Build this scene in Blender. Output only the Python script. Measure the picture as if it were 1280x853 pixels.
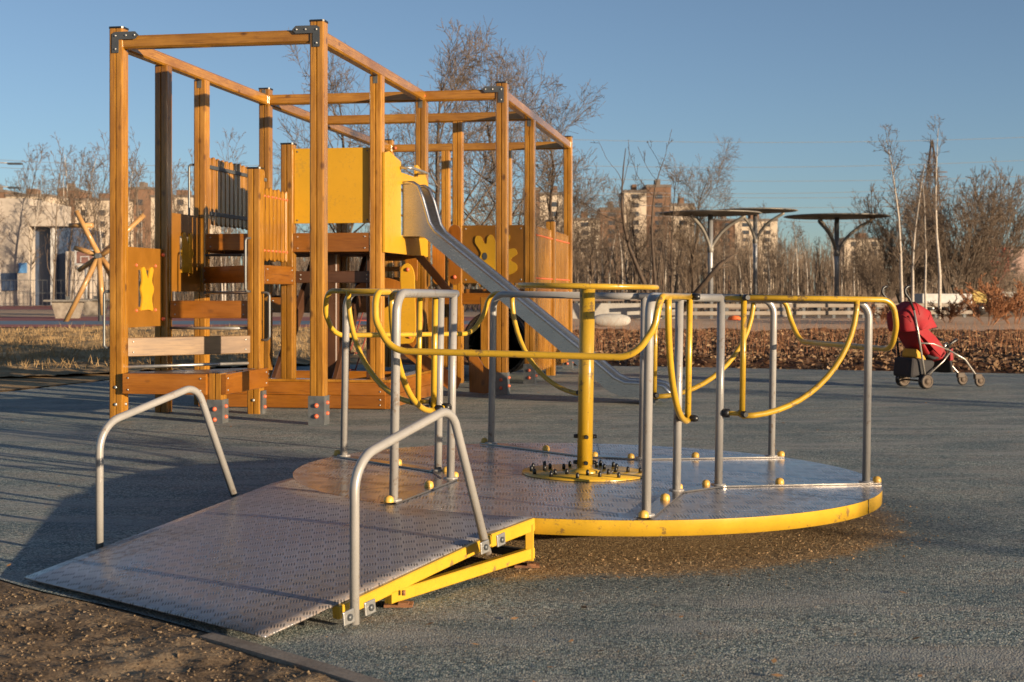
import bpy, math, random
from mathutils import Vector, Matrix
R = math.radians
for o in list(bpy.data.objects):
    bpy.data.objects.remove(o, do_unlink=True)
S = bpy.context.scene
COL = S.collection

# ------------------------------------------------------------------ camera, sky, sun, exposure
FPX, HOR = 1769.0, 366.0
CAMH = 1.05
cam_d = bpy.data.cameras.new('camera')
cam = bpy.data.objects.new('camera', cam_d)
COL.objects.link(cam)
cam.location = (0, 0, CAMH)
cam.rotation_euler = (R(90), 0, 0)
cam_d.sensor_width = 36
cam_d.lens = FPX / 1280 * 36
cam_d.shift_y = -(426.5 - HOR) / 1280
cam_d.clip_end = 3000
cam_d.clip_start = 0.05
cam_d.dof.use_dof = True
cam_d.dof.focus_distance = 7.6
cam_d.dof.aperture_fstop = 6.3
S.camera = cam

SUN_DIR = Vector((0.80, -0.60, 0)).normalized()   # towards the sun, on the ground
SUN_EL = R(7.3)
world = bpy.data.worlds.new('World')
S.world = world
world.use_nodes = True
wn = world.node_tree
bg = wn.nodes['Background']
sky = wn.nodes.new('ShaderNodeTexSky')
sky.sky_type = 'NISHITA'
sky.sun_disc = False
sky.sun_elevation = SUN_EL
sky.sun_rotation = math.atan2(SUN_DIR.x, SUN_DIR.y)
sky.altitude = 1500
sky.air_density = 0.9
sky.dust_density = 1.0
sky.ozone_density = 2.7
hsv = wn.nodes.new('ShaderNodeHueSaturation')
hsv.inputs['Saturation'].default_value = 0.86
wn.links.new(sky.outputs[0], hsv.inputs['Color'])
wn.links.new(hsv.outputs[0], bg.inputs[0])
bg.inputs[1].default_value = 0.074
sd = bpy.data.lights.new('sun', 'SUN')
sd.energy = 5.0
sd.angle = R(0.5)
sd.color = (1.0, 0.79, 0.54)
sun = bpy.data.objects.new('sun', sd)
COL.objects.link(sun)
sv = Vector((SUN_DIR.x * math.cos(SUN_EL), SUN_DIR.y * math.cos(SUN_EL), math.sin(SUN_EL)))
sun.rotation_euler = sv.to_track_quat('Z', 'Y').to_euler()
sun.location = (20, -20, 12)
S.view_settings.view_transform = 'Standard'
S.view_settings.look = 'None'
S.view_settings.gamma = 1
S.view_settings.exposure = 0.92
S.view_settings.use_curve_mapping = False


def at(px, py, h=0.0):
    Y = FPX * (CAMH - h) / (py - HOR)
    return Vector(((px - 640) / FPX * Y, Y, h))


# ------------------------------------------------------------------ mesh helpers
class MB:
    def __init__(s):
        s.v = []; s.f = []; s.sm = []

    def add(s, verts, faces, smooth=False):
        n = len(s.v)
        s.v.extend([tuple(q) for q in verts])
        s.f.extend([tuple(i + n for i in f) for f in faces])
        s.sm.extend([smooth] * len(faces))
        return s

    def box(s, x0, x1, y0, y1, z0, z1):
        return s.add([(x0, y0, z0), (x1, y0, z0), (x1, y1, z0), (x0, y1, z0), (x0, y0, z1), (x1, y0, z1), (x1, y1, z1), (x0, y1, z1)],
                     [(3, 2, 1, 0), (4, 5, 6, 7), (0, 1, 5, 4), (1, 2, 6, 5), (2, 3, 7, 6), (3, 0, 4, 7)])

    def ring(s, c, t, r, n, ref):
        u = t.cross(ref)
        if u.length < 1e-5:
            u = t.cross(Vector((1, 0, 0)))
        u.normalize(); w = t.cross(u).normalized()
        return [c + (u * math.cos(2 * math.pi * k / n) + w * math.sin(2 * math.pi * k / n)) * r for k in range(n)]

    def tube(s, pts, r, n=12, cap=True, smooth=True, closed=False):
        pts = [Vector(p) for p in pts]
        m = len(pts)
        rs = r if isinstance(r, (list, tuple)) else [r] * m
        # parallel transport
        ts = []
        for i in range(m):
            if closed:
                t = pts[(i + 1) % m] - pts[i - 1]
            else:
                t = pts[min(i + 1, m - 1)] - pts[max(i - 1, 0)]
            ts.append(t.normalized())
        ref = Vector((0, 0, 1)) if abs(ts[0].z) < 0.9 else Vector((1, 0, 0))
        u = ts[0].cross(ref).normalized()
        V = []
        for i in range(m):
            u = (u - ts[i] * u.dot(ts[i])).normalized()
            w = ts[i].cross(u)
            for k in range(n):
                a = 2 * math.pi * k / n
                V.append(pts[i] + (u * math.cos(a) + w * math.sin(a)) * rs[i])
        F = []
        for i in range(m if closed else m - 1):
            j = (i + 1) % m
            for k in range(n):
                F.append((i * n + k, i * n + (k + 1) % n, j * n + (k + 1) % n, j * n + k))
        s.add(V, F, smooth)
        if cap and not closed:
            n0 = len(s.v) - len(V)
            s.f.append(tuple(n0 + k for k in reversed(range(n)))); s.sm.append(False)
            s.f.append(tuple(n0 + (m - 1) * n + k for k in range(n))); s.sm.append(False)
        return s

    def lathe(s, prof, c=(0, 0, 0), n=24, axis='Z', smooth=True):
        V = []
        for r, z in prof:
            for k in range(n):
                a = 2 * math.pi * k / n
                x, y = r * math.cos(a), r * math.sin(a)
                if axis == 'Z': p = (c[0] + x, c[1] + y, c[2] + z)
                elif axis == 'Y': p = (c[0] + x, c[1] + z, c[2] + y)
                else: p = (c[0] + z, c[1] + x, c[2] + y)
                V.append(p)
        F = []
        for i in range(len(prof) - 1):
            for k in range(n):
                F.append((i * n + k, i * n + (k + 1) % n, (i + 1) * n + (k + 1) % n, (i + 1) * n + k))
        return s.add(V, F, smooth)

    def prism(s, poly, fn, t0, t1):
        """poly of (p,q); fn(p,q,t) -> xyz"""
        n = len(poly)
        V = [fn(p, q, t0) for p, q in poly] + [fn(p, q, t1) for p, q in poly]
        F = [tuple(range(n))[::-1], tuple(range(n, 2 * n))]
        for i in range(n):
            j = (i + 1) % n
            F.append((i, j, n + j, n + i))
        return s.add(V, F)

    def obj(s, name, m, parent=None, loc=None, rot=None, bevel=0.0, label=None, fix=True):
        me = bpy.data.meshes.new(name)
        me.from_pydata(s.v, [], s.f)
        me.polygons.foreach_set('use_smooth', s.sm)
        if fix:
            import bmesh
            bm = bmesh.new(); bm.from_mesh(me)
            bmesh.ops.recalc_face_normals(bm, faces=bm.faces)
            bm.to_mesh(me); bm.free()
        me.materials.append(m)
        me.update()
        o = bpy.data.objects.new(name, me)
        COL.objects.link(o)
        if parent: o.parent = parent
        if loc is not None: o.location = loc
        if rot is not None: o.rotation_euler = rot
        if bevel:
            b = o.modifiers.new('bevel', 'BEVEL'); b.width = bevel; b.segments = 2; b.limit_method = 'ANGLE'; b.angle_limit = R(50)
        if label: o['label'] = label
        return o


def fillet(pts, r, n=7, closed=False):
    pts = [Vector(p) for p in pts]
    m = len(pts)
    rs = r if isinstance(r, (list, tuple)) else [r] * m
    out = []
    for i in range(m):
        if not closed and (i == 0 or i == m - 1):
            out.append(pts[i]); continue
        a = pts[i - 1] - pts[i]; b = pts[(i + 1) % m] - pts[i]
        la, lb = a.length, b.length
        a.normalize(); b.normalize()
        ang = a.angle(b)
        if rs[i] <= 0 or ang > 3.1:
            out.append(pts[i]); continue
        d = min(rs[i] / math.tan(ang / 2), la * 0.49, lb * 0.49)
        rr = d * math.tan(ang / 2)
        c = pts[i] + (a + b).normalized() * (rr / math.sin(ang / 2))
        p0 = pts[i] + a * d - c; p1 = pts[i] + b * d - c
        q = p0.rotation_difference(p1)
        ax, an = q.to_axis_angle()
        for k in range(n + 1):
            out.append(c + Matrix.Rotation(an * k / n, 3, ax) @ p0)
    return out


def empty(name, label, cat, loc=(0, 0, 0), rz=0, group=None):
    o = bpy.data.objects.new(name, None); COL.objects.link(o)
    o.location = loc; o.rotation_euler = (0, 0, rz)
    o['label'] = label; o['category'] = cat
    if group: o['group'] = group
    return o


def tag(o, label, cat=None, group=None, kind=None):
    if label: o['label'] = label
    if cat: o['category'] = cat
    if group: o['group'] = group
    if kind: o['kind'] = kind
    return o


def dup(o, parent=None):
    c = o.copy(); COL.objects.link(c); c.parent = parent
    for k in [k for k in bpy.data.objects if k.parent == o]:
        dup(k, c)
    return c


# ------------------------------------------------------------------ materials
def nmat(name):
    m = bpy.data.materials.new(name); m.use_nodes = True
    t = m.node_tree
    return m, t, t.nodes['Principled BSDF']


def N(t, typ, **kw):
    n = t.nodes.new(typ)
    for k, v in kw.items():
        if k.startswith('i_'):
            key = k[2:]
            n.inputs[int(key) if key.isdigit() else key].default_value = v
        else:
            setattr(n, k, v)
    return n


def ramp(t, src, stops, interp='LINEAR'):
    r = t.nodes.new('ShaderNodeValToRGB'); r.color_ramp.interpolation = interp
    e = r.color_ramp.elements
    while len(e) > 1: e.remove(e[-1])
    e[0].position = stops[0][0]; e[0].color = tuple(stops[0][1]) + ((1,) if len(stops[0][1]) == 3 else ())
    for p, c in stops[1:]:
        x = e.new(p); x.color = tuple(c) + ((1,) if len(c) == 3 else ())
    t.links.new(src, r.inputs[0])
    return r


def g(v): return (v, v, v)


def mix(t, fac, a, b, mode='MIX'):
    m = t.nodes.new('ShaderNodeMix'); m.data_type = 'RGBA'; m.blend_type = mode
    for sock, val in ((m.inputs[0], fac), (m.inputs[6], a), (m.inputs[7], b)):
        if isinstance(val, bpy.types.NodeSocket): t.links.new(val, sock)
        elif isinstance(val, (tuple, list)): sock.default_value = tuple(val) + ((1,) if len(val) == 3 else ())
        else: sock.default_value = val
    return m.outputs[2]


def math_n(t, op, a, b=None, c=None):
    m = t.nodes.new('ShaderNodeMath'); m.operation = op
    for i, val in enumerate((a, b, c)):
        if val is None: continue
        if isinstance(val, bpy.types.NodeSocket): t.links.new(val, m.inputs[i])
        else: m.inputs[i].default_value = val
    return m.outputs[0]


def bumpn(t, b, h, strength, dist):
    bn = t.nodes.new('ShaderNodeBump'); bn.inputs['Strength'].default_value = strength; bn.inputs['Distance'].default_value = dist
    t.links.new(h, bn.inputs['Height']); t.links.new(bn.outputs[0], b.inputs['Normal'])
    return bn


def coords(t, kind='Object', scale=(1, 1, 1), rnd=False):
    tc = t.nodes.new('ShaderNodeTexCoord'); mp = t.nodes.new('ShaderNodeMapping')
    t.links.new(tc.outputs[kind], mp.inputs[0]); mp.inputs['Scale'].default_value = scale
    if rnd:
        oi = t.nodes.new('ShaderNodeObjectInfo')
        cx = t.nodes.new('ShaderNodeCombineXYZ')
        for i, k in enumerate((7.1, 3.3, 11.7)):
            t.links.new(math_n(t, 'MULTIPLY', oi.outputs['Random'], k), cx.inputs[i])
        t.links.new(cx.outputs[0], mp.inputs['Location'])
    return mp.outputs[0]


def noise(t, vec, scale, detail=4, rough=0.5, dist=0.0):
    n = N(t, 'ShaderNodeTexNoise')
    n.inputs['Scale'].default_value = scale; n.inputs['Detail'].default_value = detail
    n.inputs['Roughness'].default_value = rough; n.inputs['Distortion'].default_value = dist
    t.links.new(vec, n.inputs['Vector'])
    return n.outputs[0]


def paint(name, base, rough=0.35, metal=0.0, var=0.15, dirt=(0.10, 0.075, 0.05), dirt_amt=0.25, scale=6, coat=0.0, bstr=0.15):
    m, t, b = nmat(name)
    v = coords(t)
    n1 = noise(t, v, scale, 6, 0.6)
    n2 = noise(t, v, scale * 9, 4, 0.7)
    c1 = tuple(x * (1 - var) for x in base); c2 = tuple(min(1, x * (1 + var)) for x in base)
    r1 = ramp(t, n1, [(0.3, c1), (0.7, c2)])
    msk = ramp(t, n2, [(0.56, g(0)), (0.75, g(1))])
    f = math_n(t, 'MULTIPLY', msk.outputs[0], dirt_amt)
    t.links.new(mix(t, f, r1.outputs[0], dirt), b.inputs['Base Color'])
    rr = ramp(t, n1, [(0.2, g(rough * 0.8)), (0.8, g(min(1, rough * 1.3)))])
    t.links.new(rr.outputs[0], b.inputs['Roughness'])
    b.inputs['Metallic'].default_value = metal
    if coat: b.inputs['Coat Weight'].default_value = coat; b.inputs['Coat Roughness'].default_value = 0.15
    bumpn(t, b, n2, bstr, 0.002)
    return m


def wood(name, base, dark, rough=0.38):
    m, t, b = nmat(name)
    v = coords(t, 'Object', (14, 14, 0.9), True)
    v2 = coords(t, 'Object', (2.2, 2.2, 0.8), True)
    v3 = coords(t, 'Object', (9, 9, 5), True)
    gr = noise(t, v, 5.0, 7, 0.62, 0.8)
    big = noise(t, v2, 2.0, 3, 0.5)
    vo = N(t, 'ShaderNodeTexVoronoi'); vo.inputs['Scale'].default_value = 0.75; t.links.new(v3, vo.inputs['Vector'])
    r1 = ramp(t, gr, [(0.28, dark), (0.5, base), (0.75, tuple(min(1, x * 1.28) for x in base))])
    c = mix(t, ramp(t, big, [(0.35, g(0.0)), (0.66, g(0.7))]).outputs[0], r1.outputs[0], dark)
    knot = ramp(t, vo.outputs['Distance'], [(0.07, g(0.75)), (0.16, g(0))])
    c = mix(t, knot.outputs[0], c, (0.06, 0.02, 0.006))
    vc = coords(t, 'Object', (30, 30, 0.7), True)
    crk = noise(t, vc, 3.0, 3, 0.5, 0.3)
    ck = ramp(t, crk, [(0.66, g(0)), (0.70, g(0.8))])
    c = mix(t, ck.outputs[0], c, (0.07, 0.025, 0.008))
    wz = noise(t, coords(t, 'Object', (3, 3, 1.3), True), 1.6, 4, 0.6)
    c = mix(t, ramp(t, wz, [(0.5, g(0)), (0.75, g(0.45))]).outputs[0], c, tuple(min(1, q * 1.35 + .02) for q in base))
    oi = N(t, 'ShaderNodeObjectInfo')
    hv = ramp(t, oi.outputs['Random'], [(0, g(0.72)), (1, g(1.14))])
    c = mix(t, 1.0, c, hv.outputs[0], 'MULTIPLY')
    t.links.new(c, b.inputs['Base Color'])
    b.inputs['Roughness'].default_value = rough
    b.inputs['Coat Weight'].default_value = 0.35; b.inputs['Coat Roughness'].default_value = 0.18
    bumpn(t, b, gr, 0.25, 0.0015)
    return m


M = {}
M['wood'] = wood('honey_wood', (0.37, 0.168, 0.020), (0.19, 0.072, 0.007), 0.22)
M['wood_board'] = wood('board_wood', (0.28, 0.10, 0.010), (0.18, 0.056, 0.006), 0.30)
M['wood_worn'] = wood('worn_wood', (0.20, 0.112, 0.042), (0.09, 0.04, 0.014), 0.6)
M['wood_dark'] = wood('dark_deck_and_shade_wood', (0.0888, 0.0370, 0.0163), (0.0444, 0.0178, 0.0089), 0.45)  # dark brown deck wood; also stands in for shade on the tower's inner posts
M['hpl'] = paint('brown_panel', (0.2220, 0.0925, 0.0111), 0.33, var=0.12, dirt_amt=0.12)
M['ypanel'] = paint('yellow_panel', (0.51, 0.27, 0.014), 0.38, var=0.04, dirt_amt=0.06)
M['yellow'] = paint('yellow_paint', (0.52, 0.31, 0.022), 0.30, var=0.08, dirt_amt=0.28, scale=10, coat=0.3)
M['grey_tube'] = paint('grey_paint', (0.3108, 0.2960, 0.2812), 0.30, metal=0.1, var=0.08, dirt_amt=0.15, coat=0.2)
M['gun'] = paint('gunmetal', (0.0962, 0.1036, 0.1110), 0.42, metal=0.5, var=0.15, dirt_amt=0.3)
def worn_paint(key, chip_col, thr=.66, amt=.9):
    m = M[key]; t = m.node_tree; b = t.nodes['Principled BSDF']
    src = b.inputs['Base Color'].links[0].from_socket
    v = coords(t)
    a = noise(t, v, 26, 5, .75); c_ = noise(t, v, 3.5, 3, .5)
    f = ramp(t, math_n(t, 'ADD', math_n(t, 'MULTIPLY', a, .62), math_n(t, 'MULTIPLY', c_, .38)), [(thr - .035, g(0)), (thr, g(amt))])
    t.links.new(mix(t, f.outputs[0], src, chip_col), b.inputs['Base Color'])
    t.links.new(math_n(t, 'ADD', b.inputs['Roughness'].links[0].from_socket, math_n(t, 'MULTIPLY', f.outputs[0], .35)), b.inputs['Roughness'])


worn_paint('yellow', (0.12, 0.07, 0.035), .60, .75)
worn_paint('grey_tube', (0.16, 0.10, 0.06), .61, .6)
worn_paint('ypanel', (0.34, 0.20, 0.03), .59, .5)
M['galv'] = paint('galvanised', (0.1709, 0.1761, 0.1761), 0.45, metal=0.6, var=0.2, dirt_amt=0.35, scale=18)
M['galv_bright'] = paint('bright_zinc', (0.4070, 0.3996, 0.3848), 0.35, metal=0.7, var=0.1, dirt_amt=0.2, scale=18)
M['red_cap'] = paint('coral_plastic', (0.5550, 0.1184, 0.0518), 0.4, var=0.1, dirt_amt=0.15)
M['orange_cap'] = paint('yellow_plastic', (0.6364, 0.3700, 0.0666), 0.35, var=0.06, dirt_amt=0.25, scale=20)
M['black'] = paint('black_plastic', (0.012, 0.012, 0.013), 0.35, var=0.3, dirt_amt=0.2)
M['rust'] = paint('rusty_steel', (0.20, 0.085, 0.035), 0.8, var=0.5, dirt_amt=0.6, scale=30)
M['dark_plastic'] = paint('dark_drum', (0.030, 0.026, 0.024), 0.25, var=0.2, dirt_amt=0.3)
M['rope'] = paint('red_rope', (0.2220, 0.0370, 0.0259), 0.8)


def steel(name, base=(0.55, 0.54, 0.52), rough=0.28):
    m, t, b = nmat(name)
    v = coords(t, 'Object', (4, 4, 60))
    n1 = noise(t, v, 6, 4, 0.6)
    n2 = noise(t, coords(t), 3, 4, 0.6)
    t.links.new(ramp(t, n2, [(0.3, tuple(x * .85 for x in base)), (0.7, base)]).outputs[0], b.inputs['Base Color'])
    t.links.new(ramp(t, n1, [(0.2, g(rough * 0.8)), (0.8, g(rough * 1.4))]).outputs[0], b.inputs['Roughness'])
    b.inputs['Metallic'].default_value = 1.0
    bumpn(t, b, n1, 0.08, 0.001)
    return m


M['steel'] = steel('brushed_steel', (0.50, 0.50, 0.50), 0.27)


def tread(name, cell, base, rough, rot=0.0, bars=5, bstr=0.9, mud=0.3, long=1.0):
    """five-bar tread plate: squares of parallel lozenge bars turned by turns"""
    m, t, b = nmat(name)
    tc = N(t, 'ShaderNodeTexCoord'); mp = N(t, 'ShaderNodeMapping')
    mp.inputs['Scale'].default_value = (1 / cell, 1 / cell / long, 1); mp.inputs['Rotation'].default_value = (0, 0, rot)
    t.links.new(tc.outputs['Object'], mp.inputs[0])
    sp = N(t, 'ShaderNodeSeparateXYZ'); t.links.new(mp.outputs[0], sp.inputs[0])
    x, y = sp.outputs[0], sp.outputs[1]
    fx, fy = math_n(t, 'FLOOR', x), math_n(t, 'FLOOR', y)
    par = math_n(t, 'FLOORED_MODULO', math_n(t, 'ADD', fx, fy), 2.0)
    lx, ly = math_n(t, 'FRACT', x), math_n(t, 'FRACT', y)

    def barset(p, q):
        # bars long in q, spaced in p
        pp = math_n(t, 'ABSOLUTE', math_n(t, 'SUBTRACT', math_n(t, 'FRACT', math_n(t, 'MULTIPLY', p, float(bars))), 0.5))
        qq = math_n(t, 'ABSOLUTE', math_n(t, 'SUBTRACT', q, 0.5))
        w = math_n(t, 'ADD', math_n(t, 'MULTIPLY', pp, 1.0), math_n(t, 'MULTIPLY', math_n(t, 'POWER', math_n(t, 'MULTIPLY', qq, 2.2), 3.0), 0.35))
        r = ramp(t, w, [(0.14, g(1)), (0.36, g(0))])
        return r.outputs[0]
    A = barset(lx, ly); B = barset(ly, lx)
    h = mix(t, par, A, B)
    ha = mix(t, par, A, (0, 0, 0))
    n2 = noise(t, coords(t), 2.6, 6, 0.6)
    n3 = noise(t, coords(t), 45, 4, 0.7)
    n4 = noise(t, coords(t), 0.9, 5, 0.6, 0.6)
    c = ramp(t, n2, [(0.3, tuple(q * .75 for q in base)), (0.7, tuple(q * 1.1 for q in base))]).outputs[0]
    mudm = ramp(t, math_n(t, 'MULTIPLY', n4, math_n(t, 'ADD', n3, 0.45)), [(0.49, g(0)), (0.60, g(mud))])
    low = math_n(t, 'MULTIPLY', math_n(t, 'SUBTRACT', 1.0, math_n(t, 'MULTIPLY', h, 0.8)), mudm.outputs[0])
    c = mix(t, low, c, (0.17, 0.11, 0.07))
    c = mix(t, math_n(t, 'ADD', math_n(t, 'MULTIPLY', ha, 0.72), math_n(t, 'MULTIPLY', h, 0.27)), c, tuple(q * .13 for q in base))
    t.links.new(c, b.inputs['Base Color'])
    ro = math_n(t, 'ADD', ramp(t, n2, [(0.3, g(rough * .8)), (0.7, g(rough * 1.35))]).outputs[0], math_n(t, 'MULTIPLY', low, 0.4))
    t.links.new(ro, b.inputs['Roughness'])
    t.links.new(math_n(t, 'SUBTRACT', math_n(t, 'SUBTRACT', 0.62, math_n(t, 'MULTIPLY', ha, 0.3)), low), b.inputs['Metallic'])
    hh = math_n(t, 'ADD', h, math_n(t, 'MULTIPLY', n3, 0.05))
    bumpn(t, b, hh, bstr, 0.0016)
    return m


M['tread_disc'] = tread('disc_tread_plate', 0.070, (0.50, 0.465, 0.45), 0.22, R(0), 5, 0.25, 0.4, 1.9)
M['tread_ramp'] = tread('ramp_tread_plate', 0.047, (0.42, 0.39, 0.385), 0.30, R(-6), 5, 0.5, 0.7)
M['strip'] = paint('flat_bar', (0.3700, 0.3330, 0.3034), 0.22, metal=0.85, var=0.08, dirt_amt=0.2)

# ---- ground materials


def granule_rubber():
    m, t, b = nmat('rubber_granules')
    v = coords(t)
    vo = N(t, 'ShaderNodeTexVoronoi'); vo.inputs['Scale'].default_value = 150; t.links.new(v, vo.inputs['Vector'])
    sc = N(t, 'ShaderNodeSeparateColor'); t.links.new(vo.outputs['Color'], sc.inputs[0])
    gran = ramp(t, sc.outputs[0], [(0.0, (0.008, 0.015, 0.018)), (0.25, (0.036, 0.07, 0.074)), (0.55, (0.21, 0.26, 0.235)), (0.85, (0.50, 0.53, 0.46)), (1.0, (0.70, 0.64, 0.52))])
    big = noise(t, v, 0.45, 7, 0.62, 0.5)
    mid = noise(t, coords(t, 'Object', (1, 2.6, 1)), 1.9, 7, 0.7)
    warm = ramp(t, sc.outputs[1], [(0.0, (0.05, 0.035, 0.028)), (0.5, (0.22, 0.185, 0.15)), (1.0, (0.62, 0.53, 0.43))])
    c = mix(t, ramp(t, big, [(0.35, g(0)), (0.68, g(0.35))]).outputs[0], gran.outputs[0], (0.22, 0.25, 0.235))
    c = mix(t, ramp(t, mid, [(0.43, g(0)), (0.68, g(0.7))]).outputs[0], c, warm.outputs[0])
    dk = noise(t, coords(t, 'Object', (1, 1.6, 1)), 1.1, 6, 0.7)
    c = mix(t, ramp(t, dk, [(0.45, g(0)), (0.59, g(0.78))]).outputs[0], c, mix(t, 0.5, gran.outputs[0], (0.010, 0.055, 0.08)))
    st = noise(t, coords(t, 'Object', (0.5, 2.2, 1)), 1.3, 5, 0.62, 0.4)
    c = mix(t, ramp(t, st, [(0.50, g(0)), (0.64, g(0.6))]).outputs[0], c, (0.34, 0.33, 0.30))
    sc2 = noise(t, coords(t, 'Object', (1, 1, 1)), 9, 6, 0.75)
    c = mix(t, ramp(t, sc2, [(0.56, g(0)), (0.72, g(0.55))]).outputs[0], c, (0.16, 0.10, 0.06))
    # worn brown halo around the roundabout, with a dark blue edge
    sp = N(t, 'ShaderNodeSeparateXYZ'); t.links.new(v, sp.inputs[0])
    dx = math_n(t, 'SUBTRACT', sp.outputs[0], 0.27); dy = math_n(t, 'SUBTRACT', sp.outputs[1], 6.72)
    d = math_n(t, 'SQRT', math_n(t, 'ADD', math_n(t, 'MULTIPLY', dx, dx), math_n(t, 'MULTIPLY', dy, dy)))
    wob = noise(t, v, 1.6, 6, 0.7)
    fine = noise(t, v, 40, 3, 0.8)
    dd = math_n(t, 'ADD', math_n(t, 'ADD', d, math_n(t, 'MULTIPLY', math_n(t, 'SUBTRACT', wob, 0.5), 0.55)), math_n(t, 'MULTIPLY', math_n(t, 'SUBTRACT', fine, 0.5), 0.30))
    blue = ramp(t, dd, [(1.66 / 4, g(1)), (2.0 / 4, g(0))])
    sdd = math_n(t, 'MULTIPLY', dd, 0.25); t.links.new(sdd, blue.inputs[0])
    c = mix(t, math_n(t, 'MULTIPLY', blue.outputs[0], 0.85), c, mix(t, 0.5, gran.outputs[0], (0.015, 0.045, 0.07)))
    br = ramp(t, sdd, [(1.44 / 4, g(1)), (1.56 / 4, g(0))])
    brown = ramp(t, sc.outputs[1], [(0, (0.06, 0.035, 0.015)), (0.5, (0.26, 0.16, 0.07)), (0.85, (0.48, 0.32, 0.15)), (1, (0.65, 0.5, 0.3))])
    c = mix(t, math_n(t, 'MULTIPLY', br.outputs[0], 0.93), c, brown.outputs[0])
    t.links.new(c, b.inputs['Base Color'])
    b.inputs['Roughness'].default_value = 0.68
    b.inputs['Specular IOR Level'].default_value = 0.45
    h = math_n(t, 'ADD', math_n(t, 'MULTIPLY', vo.outputs['Distance'], -1.0), math_n(t, 'ADD', math_n(t, 'MULTIPLY', sc.outputs[2], 0.5), math_n(t, 'MULTIPLY', noise(t, v, 22, 4, 0.6), 1.2)))
    bumpn(t, b, h, 1.0, 0.005)
    return m


def earth(name, stops, scale=3, fine=60, bump=0.02, bs=0.8, rough=0.95):
    m, t, b = nmat(name)
    v = coords(t)
    n1 = noise(t, v, scale, 9, 0.68, 0.3)
    n2 = noise(t, v, fine, 5, 0.7)
    f = math_n(t, 'ADD', math_n(t, 'MULTIPLY', n1, 0.6), math_n(t, 'MULTIPLY', n2, 0.4))
    r = ramp(t, f, stops)
    t.links.new(r.outputs[0], b.inputs['Base Color'])
    b.inputs['Roughness'].default_value = rough
    b.inputs['Specular IOR Level'].default_value = 0.2
    bumpn(t, b, f, bs, bump)
    return m


M['rubber'] = granule_rubber()
M['dirt'] = earth('bare_dirt', [(0.36, (0.0510, 0.0340, 0.0204)), (0.5, (0.2040, 0.1403, 0.0850)), (0.62, (0.3910, 0.2890, 0.1785))], 3.2, 70, 0.02, 0.7)
M['field'] = earth('dry_field', [(0.38, (0.16, 0.10, 0.055)), (0.5, (0.30, 0.20, 0.11)), (0.62, (0.42, 0.30, 0.18))], 0.5, 6, 0.06, 0.6)
M['sand'] = earth('straw_ground', [(0.38, (0.1445, 0.0892, 0.0425)), (0.5, (0.3570, 0.2295, 0.1062)), (0.62, (0.5100, 0.3570, 0.1870))], 1.2, 9, 0.05, 0.9)
M['leafbed'] = earth('leaf_bed', [(0.38, (0.0425, 0.0170, 0.0085)), (0.5, (0.1190, 0.0510, 0.0221)), (0.62, (0.2720, 0.1445, 0.0638))], 2.0, 14, 0.06, 1.0)
M['path_red'] = earth('red_court', [(0.35, (0.30, 0.10, 0.075)), (0.65, (0.44, 0.17, 0.13))], 1, 20, 0.01, 0.3, 0.8)
M['path_blue'] = earth('blue_court', [(0.35, (0.12, 0.17, 0.22)), (0.65, (0.20, 0.26, 0.31))], 1, 20, 0.01, 0.3, 0.7)
M['path_sand'] = earth('sand_court', [(0.35, (0.42, 0.28, 0.17)), (0.65, (0.56, 0.40, 0.27))], 1, 9, 0.10, 1.0, 0.9)
M['gravel'] = earth('gravel_yard', [(0.35, (0.42, 0.28, 0.18)), (0.65, (0.66, 0.48, 0.33))], 0.8, 9, 0.12, 1.0, 0.9)
M['concrete'] = earth('old_concrete', [(0.36, (0.1443, 0.1166, 0.0943)), (0.64, (0.3330, 0.2886, 0.2386))], 6, 90, 0.004, 0.6, 0.9)
M['white_conc'] = earth('white_concrete', [(0.36, (0.2869, 0.2614, 0.2295)), (0.64, (0.4462, 0.4208, 0.3825))], 2, 30, 0.01, 0.4, 0.8)


def bark(name, a, b_, sc=(1, 1, 0.35)):
    m, t, b = nmat(name)
    v = coords(t, 'Object', sc)
    n = noise(t, v, 8, 5, 0.7)
    t.links.new(ramp(t, n, [(0.35, a), (0.65, b_)]).outputs[0], b.inputs['Base Color'])
    b.inputs['Roughness'].default_value = 0.85
    return m


M['bark'] = bark('brown_bark', (0.0326, 0.0213, 0.0142), (0.0947, 0.0622, 0.0402))
M['bark_grey'] = bark('grey_bark', (0.0770, 0.0556, 0.0406), (0.1796, 0.1368, 0.0983))
M['twig'] = bark('warm_twigs', (0.075, 0.052, 0.036), (0.19, 0.135, 0.092))
M['birch'] = bark('birch_bark', (0.2456, 0.1951, 0.1517), (0.5780, 0.5202, 0.4480), (1, 1, 3.0))
M['rustbush'] = bark('rust_bush', (0.2125, 0.0850, 0.0382), (0.3570, 0.1615, 0.0680))

# ------------------------------------------------------------------ ground


def sheet(name, poly, z, m, label, kind='structure', cat=None, sub=0):
    mb = MB(); mb.add([(x, y, z) for x, y in poly], [tuple(range(len(poly)))])
    o = mb.obj(name, m)
    o.data.flip_normals() if o.data.polygons[0].normal.z < 0 else None
    return tag(o, label, cat, kind=kind)


def smooth_line(pts, n=6):
    out = []
    for i in range(len(pts) - 1):
        p0 = Vector(pts[max(i - 1, 0)]); p1 = Vector(pts[i]); p2 = Vector(pts[i + 1]); p3 = Vector(pts[min(i + 2, len(pts) - 1)])
        for k in range(n):
            s = k / n
            out.append(tuple(0.5 * ((2 * p1) + (-p0 + p2) * s + (2 * p0 - 5 * p1 + 4 * p2 - p3) * s * s + (-p0 + 3 * p1 - 3 * p2 + p3) * s ** 3)))
    out.append(tuple(pts[-1]))
    return out


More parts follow.
